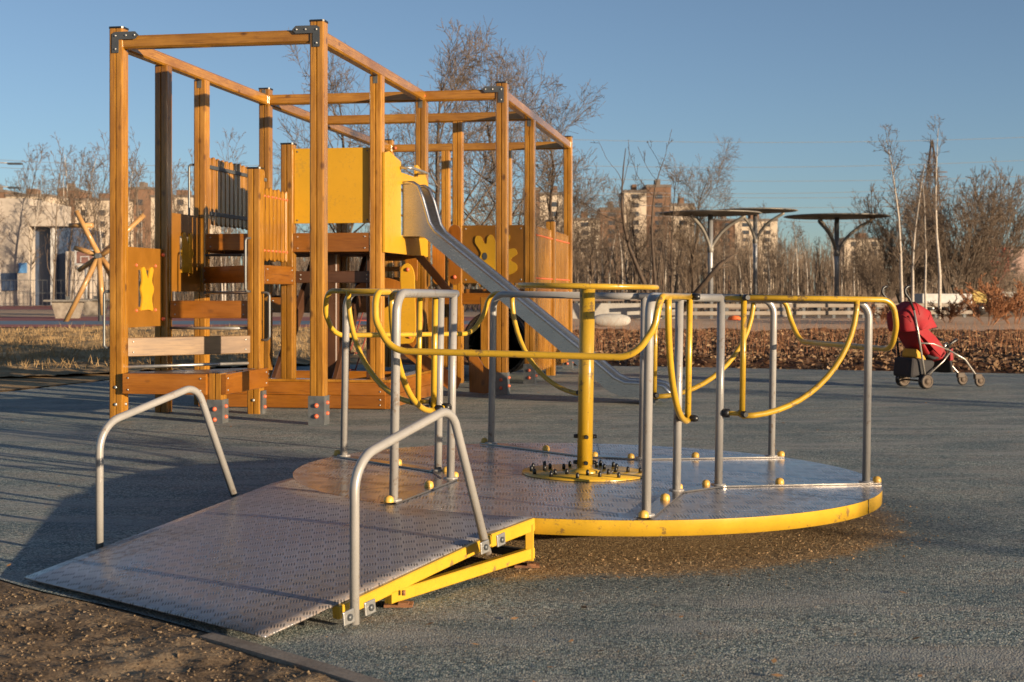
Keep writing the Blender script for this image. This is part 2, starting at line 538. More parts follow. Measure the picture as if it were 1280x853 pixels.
sheet('ground', [(-900, -60), (900, -60), (900, 1500), (-900, 1500)], -0.03, M['field'], 'dry brown open ground reaching to the far wood and houses')
edge = smooth_line([(-2.9, 6.35), (-1.88, 5.19), (-1.3, 4.70), (-0.75, 4.20), (-0.36, 3.82), (0.2, 3.2), (0.7, 2.4)])
RUB = edge + [(30, 2.4), (30, 13.0)] + smooth_line([(12, 16.6), (6.65, 18.3), (3.5, 19.6), (1.7, 20.2), (-3.0, 20.6), (-4.3, 18.8), (-4.86, 16.9), (-5.4, 14.9), (-6.2, 13.2), (-9, 11.5), (-14, 10.0)]) + [(-30, 8.5), (-30, 6.4), (-14, 6.5), (-6, 7.3)]
sheet('rubber_surface', RUB, 0.0, M['rubber'], 'blue green granulated rubber safety surface')

# dirt in the near left corner, gently bumpy, with clods


def bumpy(name, x0, x1, y0, y1, nx, ny, hfun, m, clip=None):
    mb = MB(); V = []; idx = {}
    for j in range(ny + 1):
        for i in range(nx + 1):
            x = x0 + (x1 - x0) * i / nx; y = y0 + (y1 - y0) * j / ny
            V.append((x, y, hfun(x, y)))
    F = []
    for j in range(ny):
        for i in range(nx):
            xc = x0 + (x1 - x0) * (i + .5) / nx; yc = y0 + (y1 - y0) * (j + .5) / ny
            if clip and not clip(xc, yc): continue
            a = j * (nx + 1) + i
            F.append((a, a + 1, a + nx + 2, a + nx + 1))
    mb.add(V, F, True)
    return mb.obj(name, m, fix=False)


from mathutils import noise as mnoise


def fbm(x, y, s, o=4, seed=0.0):
    return mnoise.fractal(Vector((x * s + seed, y * s - seed, seed)), 0.9, 2.1, o)


def edge_y(x):
    for (xa, ya), (xb, yb) in zip(edge[:-1], edge[1:]):
        if xa <= x <= xb: return ya + (yb - ya) * (x - xa) / (xb - xa + 1e-9)
    return 6.35 + (-2.9 - x) * 0.35 if x < -2.9 else 2.4


def dirt_h(x, y):
    e = edge_y(x) - y
    return -0.004 - 0.02 * min(1, max(0, e * 3)) + 0.016 * fbm(x, y, 2.2) * min(1, max(0, e * 5)) + 0.007 * fbm(x, y, 14) * min(1, max(0, e * 6)) - (0.05 if e < -.03 else 0)


o = bumpy('dirt_ground', -6, 0.75, 1.2, 7.6, 300, 280, dirt_h, M['dirt'], lambda x, y: y < edge_y(x) + 0.03)
tag(o, 'bare trodden brown dirt beside the ramp foot', kind='structure')
# flush concrete edging strip
k0 = [Vector((x, y)) for x, y in edge if x > -0.95]
mb = MB(); V = []; F = []
for i, p in enumerate(k0):
    d = (k0[min(i + 1, len(k0) - 1)] - k0[max(i - 1, 0)]).normalized(); nn = Vector((-d.y, d.x))
    a = p + nn * 0.006; c = p - nn * 0.052
    V += [(a.x, a.y, 0.004), (c.x, c.y, 0.002), (a.x, a.y, -0.05), (c.x, c.y, -0.05)]
for i in range(len(k0) - 1):
    F += [(4 * i, 4 * i + 1, 4 * i + 5, 4 * i + 4), (4 * i, 4 * i + 4, 4 * i + 6, 4 * i + 2), (4 * i + 1, 4 * i + 3, 4 * i + 7, 4 * i + 5)]
mb.add(V, F)
tag(mb.obj('kerb_edging', M['concrete']), 'worn flush concrete edging between dirt and rubber', kind='structure')

rng = random.Random(5)
# loose clods and chips
mb = MB()


def chip(mb, x, y, z, s, rg):
    V = [Vector((rg.uniform(-1, 1), rg.uniform(-1, 1), rg.uniform(-.5, .7))).normalized() * s * rg.uniform(.6, 1.2) for _ in range(4)]
    V = [v + Vector((x, y, z)) for v in V]
    mb.add(V, [(0, 1, 2), (0, 2, 3), (0, 3, 1), (1, 3, 2)])


for _ in range(26000):
    x = rng.uniform(-2.9, 0.3); y = rng.uniform(3.4, 6.3)
    if y > edge_y(x) - 0.02: continue
    chip(mb, x, y, dirt_h(x, y) + .001, rng.uniform(0.003, 0.009) * (1.6 if rng.random() < .04 else .8), rng)
tag(mb.obj('dirt_clods', earth('clods', [(0.36, (0.0425, 0.0255, 0.0153)), (0.5, (0.1700, 0.1190, 0.0723)), (0.64, (0.3910, 0.2890, 0.1870))], 9, 60, 0.002, 0.2)), 'small clods and wood chips lying on the bare dirt', kind='stuff')
mb = MB()
for _ in range(5200):
    a = rng.uniform(0, 2 * math.pi); r = abs(rng.gauss(1.36, 0.15))
    if rng.random() < .35: a = rng.uniform(-2.5, -0.4)
    chip(mb, .346 + r * math.cos(a), 6.8 + r * math.sin(a), 0.002, rng.uniform(0.002, 0.007), rng)
for _ in range(2600):
    y = rng.uniform(3.2, 9); x = rng.uniform(-2.0, 3.4) * y / 6
    if y > edge_y(x) + .05: chip(mb, x, y, 0.001, rng.uniform(0.0015, 0.0045), rng)
tag(mb.obj('loose_granules', earth('crumbs', [(0.35, (0.10, 0.06, 0.03)), (0.55, (0.26, 0.17, 0.09)), (0.7, (0.45, 0.35, 0.22))], 9, 60, 0.002, 0.2)), 'loose brown crumbs scattered on the rubber round the roundabout', kind='stuff')

mb = MB()
for _ in range(150):
    y = 3.6 + 15 * rng.random() ** 1.6; x = rng.uniform(-.36, .37) * y
    if y < edge_y(x) + .1 or (x - .35) ** 2 + (y - 6.8) ** 2 < 1.9: continue
    s_ = rng.uniform(.008, .022); a_ = rng.uniform(0, 6.28); u_ = Vector((math.cos(a_), math.sin(a_), rng.uniform(-.1, .3))) * s_; w_ = Vector((-math.sin(a_), math.cos(a_), rng.uniform(-.1, .4))) * s_ * .5
    c_ = Vector((x, y, .008))
    mb.add([c_ - u_, c_ + w_, c_ + u_, c_ - w_], [(0, 1, 2), (0, 2, 3)])
tag(mb.obj('stray_leaves', earth('stray_leaf', [(0.35, (0.16, 0.07, 0.03)), (0.65, (0.42, 0.25, 0.12))], 3, 9, 0, 0), fix=False), 'small dry leaves blown over the rubber surface', kind='stuff')

# left: straw ground, coloured court bands
sheet('straw_verge', smooth_line([(-30, 9.5), (-14, 10.8), (-9, 12.3), (-6.2, 14.0), (-5.4, 15.7), (-4.86, 17.7), (-4.3, 19.6), (-3.0, 21.4)]) + [(-1.8, 22), (-1.8, 43), (-30, 40)], -0.012, M['sand'], 'straw coloured rough ground left of the climbing frame')


def verge_h(x, y):
    return 0.02 + 0.13 * (fbm(x, y, 0.7, 5, 3.0)) * min(1, max(0, (y - 18.5) / 4)) + 0.03 * fbm(x, y, 4, 3)


tag(bumpy('straw_mounds', -13, -1.8, 17.5, 41, 120, 150, verge_h, M['sand'], lambda x, y: y > 17.5 + max(0, (x + 6) * 0.9)), 'low uneven tussocks of dry yellow grass', kind='structure')
sheet('pink_path', [(-18, 43.2), (-1, 42.8), (-1, 47), (-18, 47)], -0.006, M['path_red'], 'dull red rubber court band nearest the straw verge')
sheet('blue_path', [(-20, 47), (-1, 47), (-1, 53), (-20, 53)], -0.006, M['path_blue'], 'pale blue court band under the log wheel')
sheet('red_path', [(-22, 53), (-1, 53), (-1, 62), (-22, 62)], -0.006, M['path_red'], 'red court band behind the blue band')
sheet('tan_path', [(-40, 62), (0, 62), (0, 88), (-40, 88)], -0.006, M['path_sand'], 'tan court surface around the table tennis tables')
sheet('grey_path', [(-70, 88), (0, 88), (0, 120), (-70, 120)], -0.006, M['path_red'], 'far red court area before the fence')
# right: leaf bed + gravel


def leaf_h(x, y):
    e = max(0.0, min(1, (y - leaf_edge(x)) / 0.6))
    return -0.012 + e * (0.07 + 0.10 * max(-0.3, fbm(x, y, 0.8, 5, 9.0)) + 0.045 * fbm(x, y, 3.5, 3))


def leaf_edge(x):
    return 20.2 - (x - 1.7) * 0.37 if x > 1.7 else 20.5


tag(bumpy('leaf_bed', -1.8, 16, 15, 37, 200, 240, leaf_h, M['leafbed'], lambda x, y: y > leaf_edge(x) - 0.1), 'brown uneven bed under dry leaves beyond the rubber', kind='structure')
mb = MB()
rng = random.Random(11)
for _ in range(24000):
    y = 17 + 19 * rng.random() ** 1.3
    x = rng.uniform(-1.0, 0.40 * y + 0.5)
    if y < leaf_edge(x) - 0.05: continue
    s = rng.uniform(0.018, 0.055)
    c = Vector((x, y, leaf_h(x, y) + rng.uniform(0, 0.035)))
    u = Vector((rng.gauss(0, 1), rng.gauss(0, 1), rng.gauss(0, .55))).normalized(); w = u.cross(Vector((rng.gauss(0, 1), rng.gauss(0, 1), rng.gauss(0, .6)))).normalized()
    mb.add([c - u * s, c + w * s * .5 + Vector((0, 0, .01)), c + u * s, c - w * s * .5], [(0, 1, 2, 3)])


def leaf_mat():
    m, t, b = nmat('dry_leaves')
    n = noise(t, coords(t), 5.5, 3, 0.8)
    vo = N(t, 'ShaderNodeTexVoronoi'); vo.inputs['Scale'].default_value = 9; t.links.new(coords(t), vo.inputs['Vector'])
    sc = N(t, 'ShaderNodeSeparateColor'); t.links.new(vo.outputs['Color'], sc.inputs[0])
    t.links.new(ramp(t, sc.outputs[0], [(0, (0.045, 0.020, 0.010)), (0.5, (0.13, 0.068, 0.032)), (0.85, (0.23, 0.135, 0.065)), (1, (0.36, 0.25, 0.14))]).outputs[0], b.inputs['Base Color'])
    b.inputs['Roughness'].default_value = 0.8
    return m


M['leaf'] = leaf_mat()
tag(mb.obj('fallen_leaves', M['leaf'], fix=False), 'dry brown fallen leaves covering the bed beyond the rubber', kind='stuff')
mb = MB()
for _ in range(1500):
    y = rng.uniform(21, 37); x = rng.uniform(-1.5, 0.40 * y + 1)
    if y < leaf_edge(x) + .5: continue
    h = rng.uniform(.12, .5); z = leaf_h(x, y)
    mb.tube([(x, y, z), (x + rng.uniform(-.05, .05), y, z + h * .6), (x + rng.uniform(-.14, .14), y, z + h)], [.003, .002, .001], 3, False)
tag(mb.obj('dry_stalks', M['rustbush'], fix=False), 'thin dry weed stalks standing in the leaf bed', kind='stuff')
mb = MB()
for _ in range(5000):
    y = rng.uniform(18, 40); x = rng.uniform(-0.36 * y - 1, -0.10 * y)
    h = rng.uniform(.04, .16); z = verge_h(x, y) if y > 17.5 + max(0, (x + 6) * .9) and x > -13 else -0.01
    if y < 19 + max(0, x + 6) * 1: continue
    mb.tube([(x, y, z), (x + rng.uniform(-.08, .08), y, z + h)], [.006, .002], 3, False)
tag(mb.obj('dry_grass', M['sand'], fix=False), 'dry straw grass blades on the left verge', kind='stuff')
sheet('gravel_yard', [(-1, 37), (40, 37), (60, 62), (-1, 62)], -0.008, M['gravel'], 'pale sandy yard behind the leaf bed')


# ------------------------------------------------------------------ climbing frame (local: x = a, y = b, z = height)
CF = empty('climbing_frame', 'large honey coloured wooden climbing frame with steel slide, yellow tower panels and winding steps', 'climbing frame', (-1.54, 11.28, 0), R(-9.9))
PW = 0.118


def post_profile(w):
    h = w / 2; c = 0.012; gv = 0.0065
    pts = []
    for k in range(4):
        base = [(-h + c, -h), (-gv, -h), (0, -h + 0.011), (gv, -h), (h - c, -h), (h - c * .3, -h + c * .3)]
        ca, sa = math.cos(k * math.pi / 2), math.sin(k * math.pi / 2)
        pts += [(x * ca - y * sa, x * sa + y * ca) for x, y in base]
    return pts


PROF = post_profile(PW)


def member(name, p0, p1, prof, m, parent, label=None, up=None):
    """a long piece whose grain runs along its local Z"""
    p0, p1 = Vector(p0), Vector(p1)
    L = (p1 - p0).length
    mb = MB().prism(prof, lambda p, q, t: (p, q, t), 0, L)
    o = mb.obj(name, m, parent, label=label)
    z = (p1 - p0).normalized()
    y = Vector((0, 0, 1)) if abs(z.z) < .9 else Vector((0, 1, 0))
    x = y.cross(z).normalized(); y = z.cross(x)
    o.matrix_local = Matrix((x, y, z)).transposed().to_4x4() if False else Matrix.Translation(p0) @ Matrix((x, y, z)).transposed().to_4x4()
    return o


def rect(w, h, c=0.006):
    w /= 2; h /= 2
    return [(-w + c, -h), (w - c, -h), (w, -h + c), (w, h - c), (w - c, h), (-w + c, h), (-w, h - c), (-w, -h + c)]


def bolt_mb(x, y, z, axis, r=0.016, hh=0.014, n=12):
    prof = [(r, 0), (r, hh * .35), (r * .75, hh * .8), (r * .3, hh), (0.0001, hh)]
    sgn = 1
    if axis[0] == '-': sgn = -1; axis = axis[1]
    return MB().lathe([(a, b * sgn) for a, b in prof], (x, y, z), n, axis)


def make_post(a, b, z0, z1, foot=True, cap=True, grey=0.2, m='wood'):
    zw = grey if foot else z0
    o = member('post', (a, b, zw), (a, b, z1), PROF, M[m], CF)
    L = z1 - zw
    if cap:
        MB().prism(rect(PW + .008, PW + .008, .012), lambda p, q, t: (p, q, t), L + .001, L + .016).obj('post_cap', M['black'], o)
    if foot:
        # folded galvanised shoe
        h = PW / 2 + .004
        f = MB()
        f.box(-h, h, -h - .004, -h, -zw, .03)
        f.box(-h, h, h, h + .004, -zw, .03)
        f.box(h, h + .004, -h - .004, h + .004, -zw, .03)
        f.box(-h - .004, -h, -h - .004, h + .004, -zw, .03)
        f.obj('post_shoe', M['galv'], o)
        for zz in (-.13, -.045):
            bolt_mb(0.0, -h - .004, zz, '-Y', .019, .022).obj('bolt_cap', M['red_cap'], o)
            bolt_mb(h + .004, 0.0, zz + .02, 'X', .016, .02).obj('bolt_cap', M['red_cap'], o)
    return o


P = {}
for key, a, b, z0, z1, foot, cap in [
    ('P1', -1.7, 0, 0.02, 3.2, False, True), ('P5', 0, 0, 0, 3.2, True, True), ('P6', 0, 1.75, 0, 3.04, False, False),
    ('P7', 0, 3.5, 0, 3.04, False, False), ('P8', .85, 3.5, 0, 3.2, True, True), ('P4', -1.7, 3.5, 0, 3.2, False, True),
    ('P3', -1.7, 1.75, 0, 3.04, False, False), ('P9', 0, 5.3, 0, 3.04, False, False), ('P11', .85, 5.3, 0, 3.04, True, False),
    ('P12', .85, 8.6, 0, 3.2, True, True), ('P10', -.88, 8.6, 0, 3.04, False, False), ('PL', -1.7, 5.3, 0, 3.04, False, False),
    ('PK', -1.7, 8.6, 0, 3.2, False, True), ('N', -.85, .88, 0, 2.12, False, True), ('M', -.85, 1.75, 0, 2.42, False, True),
    ('Q', -.85, 3.5, 0, 2.42, False, True), ('C', 0, 8.6, 0, 3.04, False, False), ('P75', .85, 6.95, 0, 1.95, False, True)]:
    P[key] = make_post(a, b, z0, z1, foot, cap)
P['P2'] = make_post(-1.7, .88, 0, 3.04, False, False)
# grey shoe on the low corner post of the first step
P['LC'] = make_post(-.85, .0, 0, .40, True, False, .16)
# black base pads and side bolts
for k in ('P1', 'N', 'P2'):
    zw = -0.02 if k == 'P1' else 0
    MB().box(-.05, .05, -.05, .05, -0.02, 0.045).obj('post_pad', M['black'], P[k], loc=(0, 0, 0)) if k != 'P1' else None
    for zz in (.12, .26):
        bolt_mb(.0, -PW / 2, zz, '-Y', .014, .012).obj('bolt', M['galv_bright'], P[k])
bolt_mb(PW / 2, .0, .12, 'X', .014, .012).obj('bolt', M['galv_bright'], P['P1'])
# grey half shoe on N seen right of its foot
MB().box(PW / 2, PW / 2 + .02, -.05, .05, .0, .2).obj('post_shoe', M['galv'], P['N'])
for zz in (.06, .15): bolt_mb(PW / 2 + .02, 0, zz, 'X', .016, .02).obj('bolt_cap', M['red_cap'], P['N'])

BEAM = rect(.095, .105, .014)
beams = [((-1.64, 0, 3.09), (-.06, 0, 3.09)), ((0, .06, 3.09), (0, 3.45, 3.09)), ((-1.7, .06, 3.09), (-1.7, 3.44, 3.09)), ((-1.7, 3.56, 3.09), (-1.7, 8.54, 3.09)),
         ((-1.64, 3.5, 3.09), (.79, 3.5, 3.09)), ((-1.65, 5.3, 3.09), (.80, 5.3, 3.09)), ((.85, 3.56, 3.09), (.85, 8.54, 3.09)), ((-1.64, 8.6, 3.09), (.79, 8.6, 3.09))]
BO = [member('beam', p, q, BEAM, M['wood'], CF) for p, q in beams]


def lbracket(post, dx):
    """L plate on the front face of a post and its beam; local coords of post"""
    L = max(v.co.z for v in post.data.vertices)
    y = -PW / 2
    poly = [(-.028, L - .20), (.028, L - .20), (.028, L - .045), (.0, L - .03), (-.17, L - .03), (-.20, L - .06), (-.17, L - .092), (-.028, L - .092)]
    if dx > 0: poly = [(-p, q) for p, q in poly]
    MB().prism(poly, lambda p, q, t: (p, y - t, q), .0015, .008).obj('bracket', M['gun'], post)
    for px_, pz in ((0, L - .17), (0, L - .062), (-.09 if dx < 0 else .09, L - .06), (-.165 if dx < 0 else .165, L - .06)):
        bolt_mb(px_, y - .008, pz, '-Y', .010, .008, 8).obj('bolt', M['galv_bright'], post)


lbracket(P['P1'], 1); lbracket(P['P5'], -1); lbracket(P['P8'], -1)
# small zinc tabs at post tops
for k in ('P3', 'P6', 'P4', 'P7', 'P11'):
    L = max(v.co.z for v in P[k].data.vertices)
    MB().box(-.02, .02, -PW / 2 - .004, -PW / 2, L - .075, L - .005).obj('bracket', M['galv'], P[k])
# coral caps on beams
for x, y, z in ((.03, 3.45, 3.09), (-1.62, 5.25, 3.09), (-1.60, 8.55, 3.09)):
    bolt_mb(x, y, z, '-Y', .022, .03).obj('bolt_cap', M['red_cap'], CF)


def plank(p0, p1, h, th=.04, m='wood_board', name='board', bolts=True):
    """horizontal plank on edge from p0 to p1 (its top line), height h"""
    p0, p1 = Vector(p0), Vector(p1)
    c = Vector((0, 0, h / 2))
    o = member(name, p0 - c, p1 - c, rect(th, h, .005), M[m], CF)
    if bolts:
        L = (p1 - p0).length
        for s in (.045, L - .045):
            for zz in (-h / 2 + .035, h / 2 - .035):
                bolt_mb(th / 2, zz, s, 'X', .008, .006, 8).obj('bolt', M['galv_bright'], o)
                bolt_mb(-th / 2, zz, s, '-X', .008, .006, 8).obj('bolt', M['galv_bright'], o)
    return o


# ---- winding steps
def deck(poly, z, name='tread_deck'):
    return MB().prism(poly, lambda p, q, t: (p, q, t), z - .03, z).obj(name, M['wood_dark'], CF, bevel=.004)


P1v, P2v, P3v, Nv, Mv = (-1.7, 0), (-1.7, .88), (-1.7, 1.75), (-.85, .88), (-.85, 1.75)
deck([(-1.6, -.05), (-.82, -.05), (-.82, .79), (-.91, .79), (-1.62, .04)], .40)
plank((-1.62, -.08, .395), (-.91, -.08, .395), .165)
plank((-.775, -.06, .395), (-.775, .93, .395), .165)
hs = [.68, .98, 1.29, 1.60]


def inset(p, q, d0, d1):
    p, q = Vector(p), Vector(q); t = (q - p).normalized()
    return p + t * d0, q - t * d1


step_lines = [(P1v, Nv, .68), (P2v, Nv, .98), (P3v, Nv, 1.29)]
for p, q, h in step_lines:
    a_, b_ = inset(p, q, .07, .06)
    plank((a_.x, a_.y, h), (b_.x, b_.y, h), .155, m='wood_worn' if h < .7 else 'wood_board')
    MB().tube([(a_.x, a_.y, h - .24), (b_.x, b_.y, h - .24)], .013, 10).obj('step_bar', M['galv_bright'], CF)
deck([(-1.62, .10), (-.92, .84), (-1.6, .86)], .665)
deck([(-1.6, .93), (-.92, .91), (-1.6, 1.66)], .965)
deck([(-1.6, 1.72), (-.90, .96), (-.82, .95), (-.82, 1.68)], 1.275)
plank((-.80, .94, 1.29), (-.80, 1.69, 1.29), .165)
plank((-1.64, 1.72, 1.60), (-.91, 1.72, 1.60), .155)
MB().tube([(-1.64, 1.70, 1.40), (-.91, 1.70, 1.40)], .013, 10).obj('step_bar', M['gun'], CF)
# ---- tower floor
plank((-.79, 1.72, 1.60), (-.06, 1.72, 1.60), .175)
plank((.0, 1.81, 1.60), (.0, 3.44, 1.60), .175)
plank((-1.7, 1.81, 1.60), (-1.7, 3.44, 1.60), .175)
plank((-1.64, 3.53, 1.60), (-.06, 3.53, 1.60), .175)
deck([(-1.66, 1.75), (-.03, 1.75), (-.03, 3.5), (-1.66, 3.5)], 1.575, 'tower_floor')
for y in (2.2, 2.65, 3.1):
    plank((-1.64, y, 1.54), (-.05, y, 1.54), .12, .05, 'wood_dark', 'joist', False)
# inner lower platform behind, dark stringers
plank((-1.64, 3.45, 1.0), (-.06, 3.45, 1.0), .16, .04, 'wood_board')
plank((-.79, 1.80, 1.25), (-.06, 1.80, 1.25), .11, .04, 'wood_dark')
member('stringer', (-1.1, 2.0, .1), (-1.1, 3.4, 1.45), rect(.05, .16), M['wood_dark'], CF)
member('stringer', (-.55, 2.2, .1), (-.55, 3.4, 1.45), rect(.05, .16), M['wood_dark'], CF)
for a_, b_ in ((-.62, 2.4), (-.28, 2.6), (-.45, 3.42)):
    member('inner_post', (a_, b_, 0), (a_, b_, 1.52), rect(.1, .1, .01), M['wood_dark'], CF)  # shade under the tower is put into the dark colour of these posts


def slatfence(p0, p1, z0, z1, n, label=None, w=None, normal=1, m='wood'):
    """row of round ended pickets in one mesh"""
    p0, p1 = Vector(p0), Vector(p1); d = p1 - p0; L = d.length; d.normalize()
    nn = Vector((d.y, -d.x)) * normal
    pitch = L / n; w = w or pitch * .74
    rg = random.Random(int(L * 1000) + n)
    mb = MB()
    for i in range(n):
        c = (i + .5) * pitch; dz = rg.uniform(-.006, .006)
        poly = [(c - w / 2, z0 + w * .45 + dz)] + [(c + w / 2 * math.sin(t), z0 + w * .45 - w * .45 * math.cos(t) + dz) for t in [R(x) for x in (-60, -30, 0, 30, 60)]] + [(c + w / 2, z0 + w * .45 + dz), (c + w / 2, z1 - w * .5 + dz)] + [(c + w / 2 * math.sin(t), z1 - w * .5 + w * .5 * math.cos(t) + dz) for t in [R(x) for x in (60, 30, 0, -30, -60)]] + [(c - w / 2, z1 - w * .5 + dz)]
        mb.prism(poly, lambda p, q, t: (p0.x + d.x * p + nn.x * t, p0.y + d.y * p + nn.y * t, q), .0, .024)
    o = mb.obj('picket_panel', M[m], CF, bevel=.003, label=label)
    return o, d, nn


def rail(p0, p1, z, off, m='gun'):
    p0, p1 = Vector(p0), Vector(p1); d = (p1 - p0).normalized(); nn = Vector((d.y, -d.x))
    a_ = p0 + nn * off; b_ = p1 + nn * off
    return member('fence_rail', (a_.x, a_.y, z), (b_.x, b_.y, z), rect(.012, .035, .002), M[m], CF)


def coral_row(p0, p1, z, n, off):
    p0, p1 = Vector(p0), Vector(p1); d = (p1 - p0); L = d.length; d.normalize(); nn = Vector((d.y, -d.x))
    first = None
    for i in range(n):
        c = p0 + d * (L * (i + .5) / n) + nn * off
        if first is None:
            first = q = MB().lathe([(.0001, -.01), (.010, -.008), (.013, 0), (.010, .008), (.0001, .01)], (0, 0, 0), 8, 'Z').obj('bolt_cap', M['red_cap'], CF)
        else:
            q = first.copy(); COL.objects.link(q)
        q.location = (c.x, c.y, z)


# pickets left side of tower P3..P4
slatfence((-1.7, 1.83), (-1.7, 3.42), 1.69, 2.34, 14, 'round topped picket row partly in shadow')
rail((-1.7, 1.82), (-1.7, 3.43), 2.24, .032); rail((-1.7, 1.82), (-1.7, 3.43), 1.80, .032)
# pickets between N and M, facing the slide side
slatfence((-.85, .95), (-.85, 1.68), 1.33, 1.98, 7, 'sunlit picket panel beside the winding steps')
rail((-.85, .95), (-.85, 1.68), 1.88, -.012); rail((-.85, .95), (-.85, 1.68), 1.42, -.012)
coral_row((-.85, .97), (-.85, 1.68), 1.42, 7, .026); coral_row((-.85, .97), (-.85, 1.68), 1.90, 7, .026)
# right hand rear pickets
slatfence((.85, 5.38), (.85, 8.54), 1.13, 1.84, 26, 'tall sunlit picket row on the rear right side')
coral_row((.85, 5.38), (.85, 8.54), 1.22, 26, .028); coral_row((.85, 5.38), (.85, 8.54), 1.73, 26, .028)
rail((.85, 5.38), (.85, 8.54), 1.73, -.012); rail((.85, 5.38), (.85, 8.54), 1.22, -.012)
slatfence((.85, 5.45), (.85, 8.5), .10, 1.06, 18, 'lower picket row under the rear floor')
slatfence((-1.64, 8.6), (.79, 8.6), 1.13, 1.84, 22)
# rear floor
plank((-.79, 5.27, 1.045), (.79, 5.27, 1.045), .13)
plank((.85, 5.37, 1.10), (.85, 8.54, 1.10), .15)
plank((-1.64, 8.55, 1.10), (.79, 8.55, 1.10), .15)
deck([(-1.66, 5.3), (.82, 5.3), (.82, 8.57), (-1.66, 8.57)], 1.04, 'rear_floor')
plank((-1.64, 5.27, 1.045), (-.85, 5.27, 1.045), .13)
deck([(-1.66, 3.6), (-.4, 3.6), (-.4, 5.25), (-1.66, 5.25)], 1.02, 'bridge_floor')


# ---- framed panels with a yellow cut out animal
def frame_panel(p0, p1, z0, z1, hole, label, name='side_panel'):
    p0, p1 = Vector(p0), Vector(p1); d = p1 - p0; L = d.length; d.normalize(); nn = Vector((d.y, -d.x))
    fn = lambda p, q, t: (p0.x + d.x * p + nn.x * t, p0.y + d.y * p + nn.y * t, q)
    mb = MB()
    if hole:
        x0, x1, y0, y1 = hole
        for q in ([(0, z0), (x0, z0), (x0, z1), (0, z1)], [(x1, z0), (L, z0), (L, z1), (x1, z1)], [(x0, z0), (x1, z0), (x1, y0), (x0, y0)], [(x0, y1), (x1, y1), (x1, z1), (x0, z1)]):
            mb.prism(q, fn, 0, .018)
    else:
        mb.prism([(0, z0), (L, z0), (L, z1), (0, z1)], fn, 0, .018)
    o = mb.obj(name, M['hpl'], CF, label=label)
    return o, fn, L


def blob(pts, n=4):
    c = smooth_line(pts + [pts[0]], n)
    return c[:-1]


o, fn, L = frame_panel((-1.70, .07), (-1.70, .81), .76, 1.43, (.26, .56, .93, 1.24), 'brown panel with a small window and yellow animal cut out')
fig = blob([(.28, .90), (.42, .905), (.52, .90), (.50, 1.0), (.54, 1.08), (.50, 1.15), (.53, 1.25), (.47, 1.26), (.42, 1.17), (.36, 1.26), (.30, 1.25), (.31, 1.15), (.28, 1.08), (.31, 1.0)])
MB().prism(fig, fn, .019, .033).obj('animal_figure', M['ypanel'], o)
for x, z in ((.22, 1.28), (.60, 1.28), (.22, .90), (.60, .90)):
    q = fn(x, z, .018); bolt_mb(q[0], q[1], q[2], '-X' if False else '-Y', .015, .012).obj('bolt_cap', M['red_cap'], o)
for zz in (.82, 1.38): bolt_mb(-1.66, .79, zz, '-Y', .018, .02).obj('bolt_cap', M['red_cap'], CF)
o, fn, L = frame_panel((-1.70, .95), (-1.70, 1.68), 1.06, 1.76, (.24, .52, 1.26, 1.56), 'upper brown panel with yellow animal cut out in stripes of shade')
MB().prism([(x - .02, z + .33) for x, z in fig], fn, .019, .033).obj('animal_figure', M['ypanel'], o)
o, fn, L = frame_panel((.06, 5.27), (.79, 5.27), 1.16, 1.83, None, 'square brown panel with splat shaped yellow figure')
rab = blob([(.25, 1.27), (.36, 1.24), (.48, 1.25), (.57, 1.26), (.645, 1.31), (.64, 1.38), (.575, 1.42), (.60, 1.46), (.65, 1.50), (.62, 1.56), (.54, 1.55), (.505, 1.58), (.55, 1.64), (.565, 1.71), (.50, 1.72), (.45, 1.64), (.41, 1.61), (.385, 1.67), (.345, 1.72), (.30, 1.69), (.29, 1.62), (.26, 1.63), (.22, 1.70), (.165, 1.70), (.155, 1.63), (.20, 1.56), (.225, 1.50), (.19, 1.42), (.185, 1.33)])
MB().prism(rab, fn, .019, .035).obj('animal_figure', M['ypanel'], o)
for x, z in ((.04, 1.20), (.69, 1.20), (.04, 1.79), (.69, 1.79)):
    q = fn(x, z, .018); bolt_mb(q[0], q[1], q[2], '-Y', .010, .006, 8).obj('bolt', M['galv_bright'], o)
MB().prism([(.27 + .03 * math.cos(R(t)), 1.47 + .045 * math.sin(R(t))) for t in range(0, 360, 30)], fn, .036, .040).obj('figure_eye', M['gun'], o)

# ---- yellow tower panels and slide
o = MB().box(-.79, -.06, 1.735, 1.753, 1.69, 2.385).obj('tower_panel', M['ypanel'], CF, bevel=.003, label='large flat yellow panel on the tower front')
for x in (-.76, -.09):
    for z in (1.72, 2.355): bolt_mb(x, 1.735, z, '-Y', .008, .006, 8).obj('bolt', M['gun'], o)
A0 = .065
yp = lambda p, q, t: (A0 + t, p, q)
hood = MB()
hood.prism([(1.70, 1.42), (2.30, 1.42), (2.30, 2.30), (2.24, 2.31), (1.86, 2.36), (1.70, 2.33)], yp, 0, .02)
hood.prism([(2.30, 1.42), (2.90, 1.42), (2.90, 1.60), (2.30, 1.60)], yp, 0, .02)
hood.prism([(2.90, 1.42), (3.42, 1.42), (3.42, 2.18), (3.3, 2.26), (2.96, 2.33), (2.90, 2.32)], yp, 0, .02)
hood.prism([(2.30, 2.09), (2.90, 2.09), (2.90, 2.20), (2.30, 2.20)], yp, 0, .02)
hood.box(A0 - .25, A0 - .23, 2.30, 2.90, 2.08, 2.30)
hood.obj('slide_surround', M['ypanel'], CF, label='yellow panel around the slide mouth')
MB().tube(fillet([(A0 + .02, 2.26, 2.24), (A0 + .13, 2.26, 2.24), (A0 + .13, 2.94, 2.24), (A0 + .02, 2.94, 2.24)], .08), .014, 10).obj('grab_bar', M['galv_bright'], CF)

